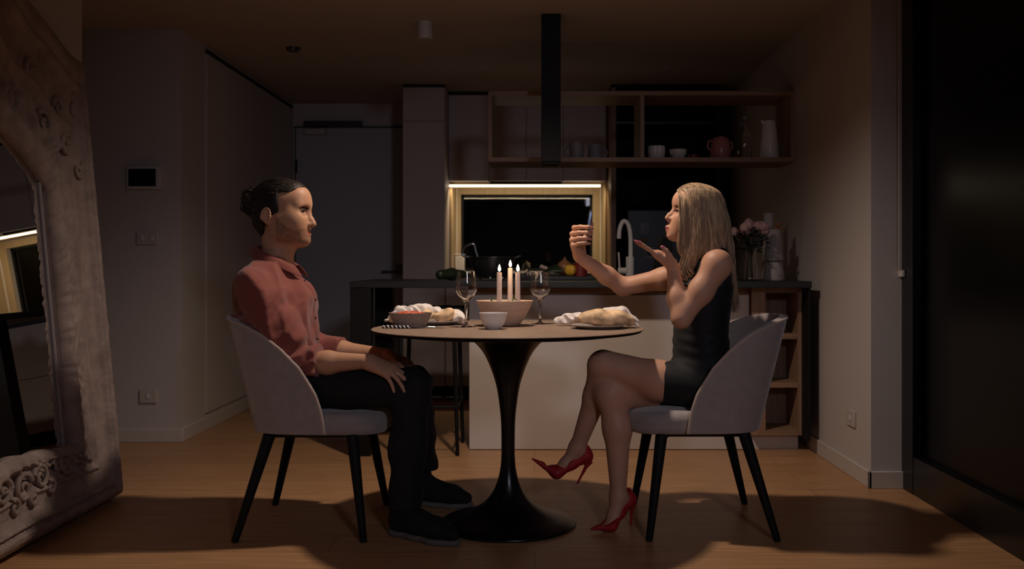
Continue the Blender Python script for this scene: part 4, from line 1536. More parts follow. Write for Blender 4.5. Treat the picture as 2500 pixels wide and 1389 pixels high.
for i in range(per):
    for j in range(NT):
        p = inn[i] * (1 - tt[j]) + out_[i] * tt[j]
        w1 = math.exp(-((tt[j] - 0.24) / 0.11) ** 2)
        w2 = math.exp(-((tt[j] - 0.76) / 0.035) ** 2)
        w3 = math.exp(-((tt[j] - 0.06) / 0.05) ** 2)
        s = arc[i]
        top = 1.0 if NS <= i < 2 * NS else 0.35
        bot = 1.0 if i >= 3 * NS else 0.0
        h = hbase[j]
        h += w1 * (0.014 * top + 0.013 * bot) * (math.sin(46 * s + 5 * math.sin(17 * s) + 26 * tt[j]) + 0.6 * math.sin(83 * s - 40 * tt[j]))
        h += w2 * 0.009 * (abs(math.sin(130 * s)) - 0.5)
        h += w3 * 0.004 * math.sin(70 * s + 2 * math.sin(31 * s))
        h += 0.0012 * rn.randn()
        if NS <= i < 2 * NS:
            h += 0.016 * math.exp(-((tt[j] - 0.5) / 0.2) ** 2) * (0.5 + 0.5 * math.sin(21 * s + 9 * tt[j]))
        verts.append(ML(p[0], p[1], h))
faces = []
for i in range(per):
    k = (i + 1) % per
    for j in range(NT - 1):
        faces.append((i * NT + j, k * NT + j, k * NT + j + 1, i * NT + j + 1))
nb = len(verts)
for i in range(per):
    verts.append(ML(inn[i][0], inn[i][1], -0.0))
    verts.append(ML(out_[i][0], out_[i][1], -0.0))
for i in range(per):
    k = (i + 1) % per
    faces.append((i * NT, nb + 2 * i, nb + 2 * k, k * NT))
    faces.append((nb + 2 * i, nb + 2 * i + 1, nb + 2 * k + 1, nb + 2 * k))
mb = MB()
mb.v, mb.f = [tuple(v) for v in verts], faces
fr = mb.build('carved_frame', M['frame'], t, angle=None)
# inner liner and the glass
mb = MB()
mb.v = [tuple(ML(IU0 - 0.005, IV0 - 0.02, 0.012)), tuple(ML(IU1 + 0.005, IV0 - 0.02, 0.012)), tuple(ML(IU1 + 0.005, IVC + 0.24, 0.012)), tuple(ML(IU0 - 0.005, IVC + 0.24, 0.012)),
        tuple(ML(IU0 - 0.005, IV0 - 0.02, 0.006)), tuple(ML(IU1 + 0.005, IV0 - 0.02, 0.006)), tuple(ML(IU1 + 0.005, IVC + 0.24, 0.006)), tuple(ML(IU0 - 0.005, IVC + 0.24, 0.006))]
mb.f = [(0, 1, 2, 3), (4, 7, 6, 5), (0, 4, 5, 1), (1, 5, 6, 2), (2, 6, 7, 3), (3, 7, 4, 0)]
mb.build('mirror_glass', M['mirror'], t, smooth=False)
mb = MB()
for a, b in (((IU0 + 0.03, IV0 + 0.0), (IU0 + 0.03, IVC + 0.03)),):
    mb.tube([ML(a[0], a[1], 0.016), ML(b[0], b[1], 0.016)], 0.007, 8)
mb.build('inner_slip', M['ceramic_g'], t)


def spiral(u0, v0, r0, turns, a0, sgn, n0):
    pts, rs = [], []
    for i in range(40):
        k = i / 39
        a = a0 + sgn * turns * 2 * PI * k
        r = r0 * (1 - 0.85 * k)
        pts.append(ML(u0 + r * math.cos(a), v0 + r * math.sin(a), n0))
        rs.append(0.011 * (1 - 0.45 * k))
    return pts, rs


for (u0, v0, r0, tn, a0, sg) in ((0.62, 0.215, 0.05, 1.4, 0.3, 1), (0.735, 0.20, 0.055, 1.5, 2.8, -1), (0.50, 0.235, 0.04, 1.2, 0.2, 1), (0.86, 0.215, 0.05, 1.4, 2.8, -1),
                                 (0.10, 1.62, 0.06, 1.3, 1.0, 1), (0.30, 1.78, 0.07, 1.4, 2.0, -1), (0.5, 1.95, 0.08, 1.5, 0.4, 1), (0.20, 1.45, 0.05, 1.2, 2.2, -1), (0.36, 1.52, 0.05, 1.3, 0.5, 1),
                                 (0.68, 0.155, 0.03, 1.2, 1.5, -1), (0.56, 0.165, 0.028, 1.2, 1.0, 1), (0.43, 0.215, 0.03, 1.2, 0.4, -1), (0.80, 0.15, 0.03, 1.2, 1.0, 1),
                                 (0.24, 1.60, 0.04, 1.2, 0.0, 1), (0.12, 1.36, 0.04, 1.2, 2.0, 1), (0.42, 1.70, 0.05, 1.3, 1.5, -1)):
    pts, rs = spiral(u0, v0, r0, tn, a0, sg, 0.056)
    MB().tube(pts, rs, 10).build('scroll_carving', M['frame'], t)
mb = MB()

# ================================================================== people
def head_axes(F, roll=0.0):
    F = unit(F)
    U = np.array([0, 0, 1.0])
    L = unit(np.cross(U, F))
    U = np.cross(F, L)
    return F, L, U


def build_head(s, O, F, L, U, sc, prof, female):
    """prof: profile landmarks (f,u) in head units"""
    A = np.array([F, L, U])

    def q(f, l, u):
        return O + sc * (f * F + l * L + u * U)

    def E(f, l, u, r, k=0.02, op='+', ax=A):
        s.ell(q(f, l, u), np.array(r) * sc, ax, k * sc, op)

    def Cn(a, b, ra, rb, k=0.015, op='+', **kw):
        s.cone(q(*a), q(*b), ra * sc, rb * sc, k * sc, op, **kw)
    jw = 0.043 if female else 0.050
    jz = 0.010 if female else 0.0
    nr = 0.80 if female else 1.0
    E(-0.010, 0, 0.036, (0.098, 0.074, 0.086), 0.01)
    E(0.040, 0, 0.045, (0.062, 0.060, 0.056), 0.03)
    E(0.030, 0, -0.030, (0.068, 0.060, 0.082), 0.03)
    for sg in (-1, 1):
        Cn((0.004, sg * jw, -0.076 + jz), (0.070, sg * 0.016, -0.105 + jz), 0.019 if not female else 0.015, 0.0165, 0.03)
        Cn((0.000, sg * (jw + 0.006), -0.03), (0.004, sg * jw, -0.076), 0.018, 0.018, 0.03)
        E(0.060, sg * 0.042, -0.022, (0.024, 0.019, 0.020), 0.05)
        E(0.045, sg * 0.034, -0.055 + jz * 0.5, (0.036, 0.024, 0.036), 0.05)
    E(prof['chin'][0] - 0.0215, 0, prof['chin'][1] + 0.002, (0.0215, 0.021, 0.018 if not female else 0.0145), 0.014)
    E(0.055, 0, -0.100 + jz * 1.2, (0.035, 0.03, 0.020), 0.03)
    # brow and forehead front
    if not female:
        for sg in (-1, 1):
            Cn((0.093, sg * 0.010, 0.022), (0.080, sg * 0.042, 0.025), 0.013, 0.011, 0.025)
    E(0.066, 0, 0.055, (0.036, 0.048, 0.040), 0.03)
    E(prof['muz'][0], 0, prof['muz'][1], (0.024, 0.030, 0.030), 0.024)
    # eye sockets
    for sg in (-1, 1):
        E(0.107, sg * 0.033, 0.003, (0.022, 0.019, 0.013), 0.022, '-')
        E(0.080, sg * 0.033, 0.001, (0.0135, 0.0165, 0.0135), 0.004)
        # lids
        lid = [(0.086, sg * 0.0165, 0.000), (0.0935, sg * 0.026, 0.0078), (0.092, sg * 0.038, 0.0078), (0.082, sg * 0.0475, 0.000)]
        for a, b in zip(lid[:-1], lid[1:]):
            Cn(a, b, 0.0034, 0.0034, 0.005)
        lid = [(0.086, sg * 0.0165, -0.001), (0.092, sg * 0.027, -0.0068), (0.0905, sg * 0.037, -0.0068), (0.082, sg * 0.0475, -0.001)]
        for a, b in zip(lid[:-1], lid[1:]):
            Cn(a, b, 0.0028, 0.0028, 0.005)
        E(0.0985, sg * 0.0300, 0.0006, (0.0095, 0.0105, 0.0046), 0.003, '-')
        E(0.0925, sg * 0.0400, 0.0004, (0.0095, 0.0080, 0.0042), 0.003, '-')
    # nose
    nz = prof['nose']
    Cn((prof['nas'][0] - 0.012, 0, prof['nas'][1]), (nz[0] - 0.016, 0, nz[1] + 0.014), 0.0095 * nr, 0.0095 * nr, 0.016)
    Cn((nz[0] - 0.016, 0, nz[1] + 0.014), (nz[0] - 0.0105, 0, nz[1] + 0.001), 0.0095 * nr, 0.0105 * nr, 0.010)
    Cn((nz[0] - 0.0105, 0, nz[1] + 0.001), (prof['sub'][0] - 0.010, 0, prof['sub'][1] + 0.004), 0.009 * nr, 0.006 * nr, 0.010)
    for sg in (-1, 1):
        E(nz[0] - 0.026, sg * 0.0125, nz[1] - 0.001, (0.0115 * nr, 0.0075 * nr, 0.0085 * nr), 0.008)
        E(nz[0] - 0.020, sg * 0.0075, nz[1] - 0.011, (0.006, 0.0035, 0.004), 0.004, '-')
    # lips
    ul, ll = prof['ul'], prof['ll']
    lw = 0.017 if female else 0.021
    for sg in (-1, 1):
        Cn((ul[0] - 0.0075, 0, ul[1]), (ul[0] - 0.020, sg * lw, (ul[1] + ll[1]) / 2), 0.0080, 0.0035, 0.006)
        Cn((ll[0] - 0.0085, 0, ll[1]), (ll[0] - 0.020, sg * lw, (ul[1] + ll[1]) / 2), 0.0080, 0.0035, 0.008)
    mu = (ul[1] + ll[1]) / 2 + 0.0002
    for sg in (-1, 1):
        Cn((ul[0] + 0.004, 0, mu), (ul[0] - 0.016, sg * lw, mu), 0.0012, 0.0010, 0.002, '-')
    # ears
    for sg in (-1, 1):
        ea = np.array([unit(F * 0.95 - U * 0.18 + L * sg * 0.0), unit(L * sg + F * 0.28), U])
        ea[2] = unit(np.cross(ea[0], ea[1])) * (1 if np.dot(np.cross(ea[0], ea[1]), U) > 0 else -1)
        E(-0.034, sg * 0.073, -0.012, (0.0195, 0.0075, 0.028), 0.008, ax=ea)
        E(-0.028, sg * 0.068, -0.036, (0.010, 0.007, 0.012), 0.010, ax=ea)
        E(-0.028, sg * 0.081, -0.014, (0.0105, 0.0055, 0.017), 0.006, '-', ax=ea)
        E(-0.019, sg * 0.079, -0.018, (0.005, 0.005, 0.007), 0.004)
        ec = q(-0.035, sg * 0.0805, -0.012)
        ring = [ec + sc * (ea[0] * 0.0165 * math.cos(w_) + ea[2] * 0.0265 * math.sin(w_) + ea[1] * 0.0025) for w_ in np.linspace(-0.15 * PI, 1.25 * PI, 11)]
        if ea[0] @ F < 0:
            ring = ring[::-1]
        s.chain(ring, [0.0036 * sc] * 11, 0.004 * sc)
    return q


def build_hand(s, W, f, n, sd, sc, flex, splay, thumb, k=0.006, rs=1.0):
    """W wrist, f finger direction, n back of the hand, sd thumb side.  returns finger tips"""
    f = unit(f)
    n = unit(n - f * (f @ np.array(n)))
    sd = unit(sd - f * (f @ np.array(sd)) - n * (n @ np.array(sd)))
    W = np.array(W, float)

    def q(a, b, c):
        return W + sc * (a * f + b * sd + c * n)
    kn = [(0.090, 0.028, 0.002), (0.094, 0.009, 0.004), (0.090, -0.011, 0.003), (0.081, -0.029, -0.001)]
    ln = [(0.042, 0.026, 0.021), (0.047, 0.030, 0.022), (0.043, 0.028, 0.021), (0.034, 0.021, 0.019)]
    ra = [0.0092, 0.0095, 0.0090, 0.0080]
    cb = [0.016, 0.006, -0.006, -0.015]
    tips, mids = [], []
    for i in range(4):
        s.cone(q(0.004, cb[i], 0), q(*kn[i]), 0.0155 * sc, 0.0118 * sc, 0.018 * sc)
        p = q(*kn[i])
        d = rot_about(f, n, -math.radians(splay[i]) * np.sign(np.dot(np.cross(n, f), sd)) * -1)
        r0 = ra[i] * sc * rs
        for j in range(3):
            ax = np.cross(n, f)
            # flexion turns the finger from f towards -n
            d = math.cos(math.radians(flex[i][j])) * d - math.sin(math.radians(flex[i][j])) * _perp(d, n)
            e = p + d * ln[i][j] * sc
            s.cone(p, e, r0 * (1 - 0.10 * j), r0 * (0.92 - 0.11 * j), (0.010 if j == 0 else 0.003) * sc)
            if j == 1:
                mids.append((p + e) / 2)
            p = e
        tips.append((p, d))
    # palm heel and thumb
    s.cone(q(0.012, 0.0, -0.004), q(0.075, 0.0, -0.004), 0.019 * sc, 0.017 * sc, 0.02 * sc, flat=sd, ratio=1.45)
    tp = [q(*t) for t in thumb]
    rr = [0.0165, 0.0125, 0.0105, 0.0082]
    for a in range(3):
        s.cone(tp[a], tp[a + 1], rr[a] * sc, rr[a + 1] * sc, (0.018 if a == 0 else 0.004) * sc)
    tips.append((tp[3], unit(tp[3] - tp[2])))
    return tips, mids


def _perp(d, n):
    """unit vector in the plane of d and n, at right angles to d, on the n side (carried along as the finger bends)"""
    w = n - d * (d @ n)
    nn = np.linalg.norm(w)
    if nn < 1e-4:
        return n
    return w / nn


def finger_chain(s, pts, rs, k=0.003):
    s.chain(pts, rs, k)


# ------------------------------------------------------------------ the man
man = empty('person', (-0.80, 3.60, 0.455), 'seated man with dark hair bun, rust red shirt, black trousers, hands on his lap', 'person')
HO = P(690, 520, 3.60)
hF, hL, hU = head_axes((math.cos(0.10), -math.sin(0.10), 0.01))
mprof = dict(chin=(0.1065, -0.110), nas=(0.1065, 0.009), nose=(0.1285, -0.0445), sub=(0.1116, -0.058), ul=(0.1065, -0.073), ll=(0.1075, -0.0838), muz=(0.0725, -0.076))
b = SDF()
hq = build_head(b, HO, hF, hL, hU, 1.0, mprof, False)
neck = P(672, 640, 3.60)
b.cone(hq(-0.026, 0, -0.055), neck, 0.052, 0.055, 0.03)
b.cone(hq(0.026, 0, -0.108), P(697, 640, 3.6), 0.022, 0.027, 0.03)
# trunk
Yx = (0, 1, 0)
chain_t = [P(702, 928, 3.6), P(688, 860, 3.6), P(672, 750, 3.6), P(668, 675, 3.6)]
b.chain(chain_t, [0.092, 0.088, 0.092, 0.070], 0.04, flat=Yx, ratio=1.5)
nsh, fsh = P(621, 700, 3.435), P(662, 690, 3.775)
b.cone(P(664, 675, 3.6), nsh, 0.05, 0.05, 0.04)
b.cone(P(664, 675, 3.6), fsh, 0.05, 0.05, 0.04)
nel, fel = P(740, 886, 3.448), P(768, 852, 3.775)
nwr, fwr = P(898, 882, 3.418), P(948, 868, 3.68)
b.cone(nsh, nel, 0.043, 0.034, 0.02)
b.cone(fsh, fel, 0.043, 0.034, 0.02)
nm = nel * 0.62 + nwr * 0.38
fm_ = fel * 0.62 + fwr * 0.38
up = np.array([0, 0, 1.0])
b.chain([nel, nm, nwr], [0.036, 0.040, 0.0255], 0.02)
b.chain([fel, fm_, fwr], [0.036, 0.040, 0.0255], 0.02)
# legs
hipn, hipf = P(715, 942, 3.50), P(722, 942, 3.70)
kneen, kneef = P(1003, 945, 3.465), P(1008, 935, 3.70)
ankn, ankf = np.array([-0.468, 3.435, 0.10]), np.array([-0.452, 3.885, 0.10])
for h_, k_, a_ in ((hipn, kneen, ankn), (hipf, kneef, ankf)):
    b.cone(h_, k_, 0.066, 0.050, 0.03)
    b.chain([k_, k_ * 0.6 + a_ * 0.4, a_], [0.046, 0.040, 0.028], 0.02)
footn = (np.array([-0.475, 3.445, 0.045]), np.array([-0.285, 3.325, 0.028]))
footf = (np.array([-0.462, 3.890, 0.045]), np.array([-0.275, 3.835, 0.028]))
for (a, c), an in ((footn, ankn), (footf, ankf)):
    b.chain([an, a, c], [0.029, 0.028, 0.020], 0.02)
# hands
nf = unit(P(1000, 928, 3.39) - nwr)
t1, m1 = build_hand(b, nwr, nf + np.array([0, 0.02, 0.02]), (0.30, -0.42, 0.95), (0.15, 1, 0.25), 1.0,
                    [(16, 14, 8), (18, 14, 8), (22, 14, 8), (26, 16, 10)], (4, 0, -6, -16),
                    [(0.020, 0.022, -0.008), (0.052, 0.048, -0.014), (0.078, 0.060, -0.020), (0.102, 0.064, -0.030)])
ff = unit(P(1030, 905, 3.66) - fwr)
t2, m2 = build_hand(b, fwr, ff + np.array([0, -0.10, 0.03]), (0.25, 0.30, 1.0), (0.1, -1, 0.1), 1.0,
                    [(18, 16, 10), (18, 18, 10), (18, 16, 10), (22, 16, 10)], (4, 0, -5, -12),
                    [(0.020, 0.022, -0.008), (0.052, 0.048, -0.014), (0.078, 0.060, -0.020), (0.102, 0.064, -0.030)])
hlo, hhi = HO - [0.15, 0.13, 0.15], HO + [0.16, 0.13, 0.15]
nl, nh = np.minimum(nwr, t1[1][0]) - [0.05, 0.08, 0.08], np.maximum(nwr, t1[1][0]) + [0.06, 0.10, 0.06]
fl_, fh_ = np.minimum(fwr, t2[1][0]) - [0.03, 0.055, 0.06], np.maximum(fwr, t2[1][0]) + [0.06, 0.08, 0.06]
fl_[1] = max(fl_[1], nh[1] + 0.0005) if nh[1] > fl_[1] else fl_[1]
body = b.build('body', 0.0045, M['skin'], man, fine=[(hlo, hhi, 0.0024), (nl, nh, 0.003), (fl_, fh_, 0.003)])
SK = (0.56, 0.305, 0.19)
A3 = np.array([hF, hL, hU])
tints = []
stub = (0.15, 0.078, 0.048)
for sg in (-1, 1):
    tints += [(hq(0.089, sg * 0.032, 0.0145), (0.028, 0.027, 0.0085), A3, (0.03, 0.016, 0.010), 0.95, 0.3),  # brow hair, spread lower to paint in socket shade
              (hq(0.09, sg * 0.033, 0.006), (0.016, 0.021, 0.0060), A3, (0.07, 0.035, 0.025), 0.85, 0.4)]  # dark lids: lash colour plus painted eye-socket shade


def beard(co):
    q_ = co - HO
    f, u = q_ @ hF, q_ @ hU
    line = np.interp(f, [-0.02, 0.0, 0.02, 0.05, 0.075, 0.09, 0.12], [0.0, -0.004, -0.03, -0.054, -0.064, -0.057, -0.056])
    w = np.clip((line - u) / 0.012, 0, 1) * np.clip((f + 0.006) / 0.014, 0, 1) * np.clip((u + 0.138) / 0.012, 0, 1)
    under = np.clip((u + 0.118) / 0.01 + f * 6, 0, 1)
    return w * under * (0.8 + 0.35 * noise(co[:, 0] * 160, co[:, 1] * 160, co[:, 2] * 160))


tints += [(beard, stub, 0.66),
          (hq(0.100, 0, -0.0785), (0.019, 0.0225, 0.0098), A3, (0.48, 0.15, 0.115), 0.9, 0.2)]
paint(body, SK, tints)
for sg in (-1, 1):
    mb = MB()
    c = hq(0.0812, sg * 0.033, 0.0006)
    mb.ball(tuple(c), 0.0118, 28, 20)
    e = mb.build('eye', M['eye'], body)
    gz = unit(hF + 0.18 * hL * (-1 if hL[1] > 0 else 1))
    paint(e, (0.62, 0.58, 0.55), [(c + gz * 0.0118, 0.0064, None, (0.04, 0.02, 0.012), 1, 0.12), (c + gz * 0.0118, 0.0028, None, (0.005, 0.004, 0.004), 1, 0.2)])

# hair, pulled back in a bun
h = SDF()
h.ell(hq(-0.012, 0, 0.036), (0.106, 0.081, 0.096), A3, 0.01)
h.ell(hq(0.045, 0, 0.052), (0.060, 0.062, 0.064), A3, 0.03)
h.ell(hq(-0.050, 0, -0.012), (0.058, 0.070, 0.075), A3, 0.03)
h.cone(hq(-0.058, 0, -0.04), hq(-0.062, 0, -0.098), 0.045, 0.016, 0.03, flat=hL, ratio=1.3)


def man_face(X, Y, Z):
    f = (X - HO[0]) * hF[0] + (Y - HO[1]) * hF[1] + (Z - HO[2]) * hF[2]
    l = (X - HO[0]) * hL[0] + (Y - HO[1]) * hL[1] + (Z - HO[2]) * hL[2]
    u = (X - HO[0]) * hU[0] + (Y - HO[1]) * hU[1] + (Z - HO[2]) * hU[2]
    # hairline: across the forehead, down the temple, then the sideburn
    line = 0.092 - 0.00 * f + 0.012 * np.sin(40 * np.abs(l)) * 0 - np.clip((np.abs(l) - 0.035) / 0.03, 0, 1) * 0.02
    front = np.minimum(f - 0.012 + 0.10 * np.maximum(0.0 - u, 0) * 0, line - u)
    side = np.minimum(f + 0.020, -0.022 - u)                      # nothing in front of the ear below its top
    nape = np.minimum(f + 0.052, -0.018 - u)
    return np.maximum(np.maximum(front, side), nape)


h.clip(man_face, 0.008)
for sg in (-1, 1):
    h.ell(hq(-0.036, sg * 0.085, -0.018), (0.022, 0.02, 0.036), A3, 0.006, '-')
h.ell(hq(-0.120, 0, 0.058), (0.036, 0.040, 0.042), A3, 0.012)
h.ell(hq(-0.128, 0, 0.028), (0.026, 0.032, 0.036), A3, 0.012)
h.ell(hq(-0.108, 0.01, 0.002), (0.020, 0.024, 0.026), A3, 0.012)
h.warp(lambda X, Y, Z: 0.0002 * np.sin(420 * (Z - HO[2]) + 3 * np.sin(60 * X) + 40 * (X - HO[0])) * np.where(X > HO[0] - 0.085, 1.0, 0.2)
       + 0.0030 * np.sin(150 * (Z - HO[2]) + 110 * (X - HO[0]) + 2.5 * np.sin(70 * Y + 50 * Z)) * np.where(X < HO[0] - 0.085, 1.0, 0.0))
hair = h.build('hair', 0.003, M['hair_dark'], man)
mb = MB()
rn = random.Random(8)
for i in range(46):            # combed-back locks over the cap
    a = rn.uniform(-1.25, 1.25)
    st = hq(0.020 + 0.050 * max(0, math.cos(a * 1.35)) - 0.02 * abs(a), 0.078 * math.sin(a), 0.045 + 0.070 * math.cos(a))
    en = hq(-0.098, 0.020 * math.sin(a), 0.055 + rn.uniform(-.02, .02))
    pts = []
    for k in range(9):
        t_ = k / 8
        p = st * (1 - t_) + en * t_
        c = hq(-0.012, 0, 0.036)
        v = p - c
        loc = np.array([v @ hF / 0.107, v @ hL / 0.082, v @ hU / 0.097])
        loc = loc / max(np.linalg.norm(loc), 1e-6) * (1.0 + 0.012 * math.sin(k + i))
        pts.append(c + hF * loc[0] * 0.107 + hL * loc[1] * 0.082 + hU * loc[2] * 0.097)
    mb.tube(pts, [0.001, 0.002, 0.0028, 0.003, 0.003, 0.003, 0.003, 0.0026, 0.0012], 6)
for i in range(34):            # loops of the bun
    c = hq(-0.124 + rn.uniform(-.008, .008), rn.uniform(-.018, .018), 0.045 + rn.uniform(-.022, .02))
    r1, r2, a0 = rn.uniform(0.018, 0.034), rn.uniform(0.016, 0.038), rn.uniform(0, 6.28)
    ax1, ax2 = unit(hF + 0.3 * hL * rn.uniform(-1, 1)), unit(hU + hL * rn.uniform(-.9, .9))
    pts = [c + ax1 * r1 * math.cos(a0 + k * 0.42) + ax2 * r2 * math.sin(a0 + k * 0.42) for k in range(rn.randint(8, 13))]
    mb.tube(pts, [0.0012] + [0.0026] * (len(pts) - 2) + [0.001], 6)
for i in range(7):
    p0 = hq(-0.14, rn.uniform(-.02, .02), 0.05 + rn.uniform(-.02, .03))
    mb.tube(smooth_path([p0, p0 - hF * 0.012 + hU * 0.006, p0 - hF * rn.uniform(.016, .026) + hU * rn.uniform(-.012, .014)], 3), [0.0012] * 6 + [0.0005], 5)
mb.build('loose_locks', M['hair_dark'], hair, angle=None)


# shirt
def folds(amp, dirs, seed, warpk=14):
    rn_ = np.random.RandomState(seed)
    ph = rn_.uniform(0, 6, len(dirs))

    def fn(X, Y, Z):
        w = 0
        for (kx, ky, kz, a), p in zip(dirs, ph):
            w = w + a * np.sin(kx * X + ky * Y + kz * Z + p + 1.6 * np.sin(warpk * X - 0.7 * warpk * Z + p) + 1.1 * np.sin(1.3 * warpk * Y + 9 * Z))
        return amp * w
    return fn


sh = SDF()
sh.chain([P(702, 925, 3.6), P(692, 870, 3.6), P(672, 765, 3.6), P(660, 685, 3.6)], [0.112, 0.122, 0.130, 0.094], 0.05, flat=Yx, ratio=1.38)
sh.cone(P(706, 800, 3.6), P(716, 735, 3.6), 0.085, 0.078, 0.05, flat=Yx, ratio=1.5)
sh.cone(P(662, 668, 3.6), nsh, 0.058, 0.063, 0.05)
sh.cone(P(662, 668, 3.6), fsh, 0.058, 0.063, 0.05)
sh.cone(P(655, 655, 3.6), P(640, 705, 3.6), 0.05, 0.10, 0.05)
sh.cone(P(658, 655, 3.6), P(662, 638, 3.6), 0.070, 0.060, 0.03)
# sleeves end in a rolled cuff
cn = nel * 0.74 + nwr * 0.26
cf = fel * 0.62 + fwr * 0.38
mu_ = nsh * 0.5 + nel * 0.5 + np.array([-0.008, -0.005, 0.0])
sh.chain([nsh, mu_, nel + np.array([-0.01, 0, -0.004])], [0.067, 0.068, 0.058], 0.03)
sh.cone(nel, cn, 0.057, 0.050, 0.02)
sh.cone(cn * 1.0 + (nel - cn) * 0.35, cn, 0.058, 0.058, 0.004)
muf = fsh * 0.5 + fel * 0.5
sh.chain([fsh, muf, fel + np.array([-0.01, 0, -0.004])], [0.072, 0.068, 0.058], 0.03)
sh.cone(fel, cf, 0.057, 0.050, 0.02)
sh.cone(cf + (fel - cf) * 0.35, cf, 0.053, 0.053, 0.004)


def cuff_cut(a, c, reach):
    d = unit(c - a)

    def fn(X, Y, Z):
        t_ = (X - c[0]) * d[0] + (Y - c[1]) * d[1] + (Z - c[2]) * d[2]
        r_ = np.sqrt((X - c[0]) ** 2 + (Y - c[1]) ** 2 + (Z - c[2]) ** 2)
        return np.where(r_ < reach, t_, -0.5)
    return fn


def torso_folds(X, Y, Z):
    w_ = noise(3 * X, 3 * Y, 3 * Z)
    a_ = 1 - np.abs(noise(13 * X + 11 * Z + 2.0 * w_, 12 * Y + 3, 7 * Z - 6 * X + 2 * w_)) * 2
    b_ = noise(30 * X + 22 * Z, 26 * Y, 14 * Z - 18 * X)
    return -0.0100 * np.maximum(a_, -0.4) - 0.0035 * b_ + 0.004


sh.warp(torso_folds)
sl_d = unit(nel - nsh)


def sleeve_folds(X, Y, Z):
    t_ = (X - nsh[0]) * sl_d[0] + (Y - nsh[1]) * sl_d[1] + (Z - nsh[2]) * sl_d[2]
    near = np.clip((3.51 - Y) / 0.05, 0, 1)
    w_ = noise(7 * X + 13, 7 * Y + 5, 7 * Z)
    a_ = 1 - np.abs(noise(24 * t_ + 10 * X + 1.6 * w_ + 7, 5 * Y + 4, 7 * (X + Z) + 9)) * 2.2
    return -near * 0.0110 * np.maximum(a_, -0.5) * np.clip(t_ / 0.06, 0, 1) + 0.003 * near


sh.warp(sleeve_folds)
sh.clip(cuff_cut(nel, cn, 0.085), 0.003)
sh.clip(cuff_cut(fel, cf, 0.085), 0.003)
# open neck
nk0, nk1 = hq(-0.035, 0, -0.07), P(690, 655, 3.6)
sh.cone(nk0, P(676, 640, 3.6), 0.060, 0.060, 0.004, '-')
sh.cone(P(684, 612, 3.6), P(742, 662, 3.60), 0.044, 0.010, 0.01, '-')
shirt = sh.build('shirt', 0.0048, M['shirt'], man, relax=1)
# collar
mb = MB()
NC = 40
vv = []
cc = P(666, 619, 3.6)
for i in range(NC + 1):
    a = math.radians(-152 + 304 * i / NC) + PI          # opening at +x
    dirv = np.array([math.cos(a), math.sin(a), 0])
    fr_ = math.cos(a)                                   # +1 front
    base_z = 0.024 - 0.082 * (fr_ + 1) / 2
    k = abs(i / NC * 2 - 1)
    tip = max(0, (k - 0.72) / 0.28)
    R0 = np.array([0.066, 0.068])
    p_in = cc + np.array([R0[0] * math.cos(a) + 0.012 * (fr_ + 1) * 0.9, R0[1] * math.sin(a), base_z - 0.012])
    p_top = cc + np.array([(R0[0] + 0.003) * math.cos(a) + 0.012 * (fr_ + 1) * 0.9, (R0[1] + 0.003) * math.sin(a), base_z + 0.016])
    wdt = 0.040 + 0.018 * tip
    p_out = p_top + np.array([0.020 * math.cos(a) + 0.030 * tip, 0.022 * math.sin(a), -wdt])
    p_mid = (p_top + p_out) / 2 + dirv * 0.006
    vv += [p_in, p_top, p_top * .55 + p_mid * .45 + dirv * 0.004, p_mid, p_out]
fc = []
for i in range(NC):
    for j in range(4):
        fc.append((i * 5 + j, (i + 1) * 5 + j, (i + 1) * 5 + j + 1, i * 5 + j + 1))
col = mesh_obj('collar', vv, fc, M['shirt_dark'], shirt)
md = col.modifiers.new('thick', 'SOLIDIFY')
md.thickness = 0.004
md.offset = 0
md = col.modifiers.new('round', 'SUBSURF')
md.levels = md.render_levels = 2
# placket, pocket and buttons: they follow the shirt surface by being cast on it along -x
dg = None


def cast_front(obj, y, z, x0=-0.2):
    """surface point of the shirt front at (y,z)"""
    ok, loc, nrm, _ = obj.ray_cast(Vector((x0, y, z)), Vector((-1, 0, 0)))
    return (np.array(loc), np.array(nrm)) if ok else (None, None)


vv, fc = [], []
n_ = 0
for k in range(26):
    z = P(0, 668, 3.6)[2] - k * 0.0098
    row = []
    for yy in (3.580, 3.588, 3.600, 3.612, 3.620):
        p, nr = cast_front(shirt, yy, z, -0.45)
        if p is None or p[0] < -0.95:
            row = None
            break
        row.append(p + nr * (0.0028 if 3.58 < yy < 3.62 else 0.0))
    if row is None:
        continue
    vv += row
    if n_:
        for j in range(4):
            fc.append(((n_ - 1) * 5 + j, (n_ - 1) * 5 + j + 1, n_ * 5 + j + 1, n_ * 5 + j))
    n_ += 1
mesh_obj('placket', vv, fc, M['shirt_dark'], shirt)
for k in (3, 10, 17):
    if n_ > k:
        c = vv[k * 5 + 2]
        MB().ball((c[0] + 0.002, c[1], c[2]), (0.0022, 0.0055, 0.0055), 12, 8).build('button', M['button'], shirt)

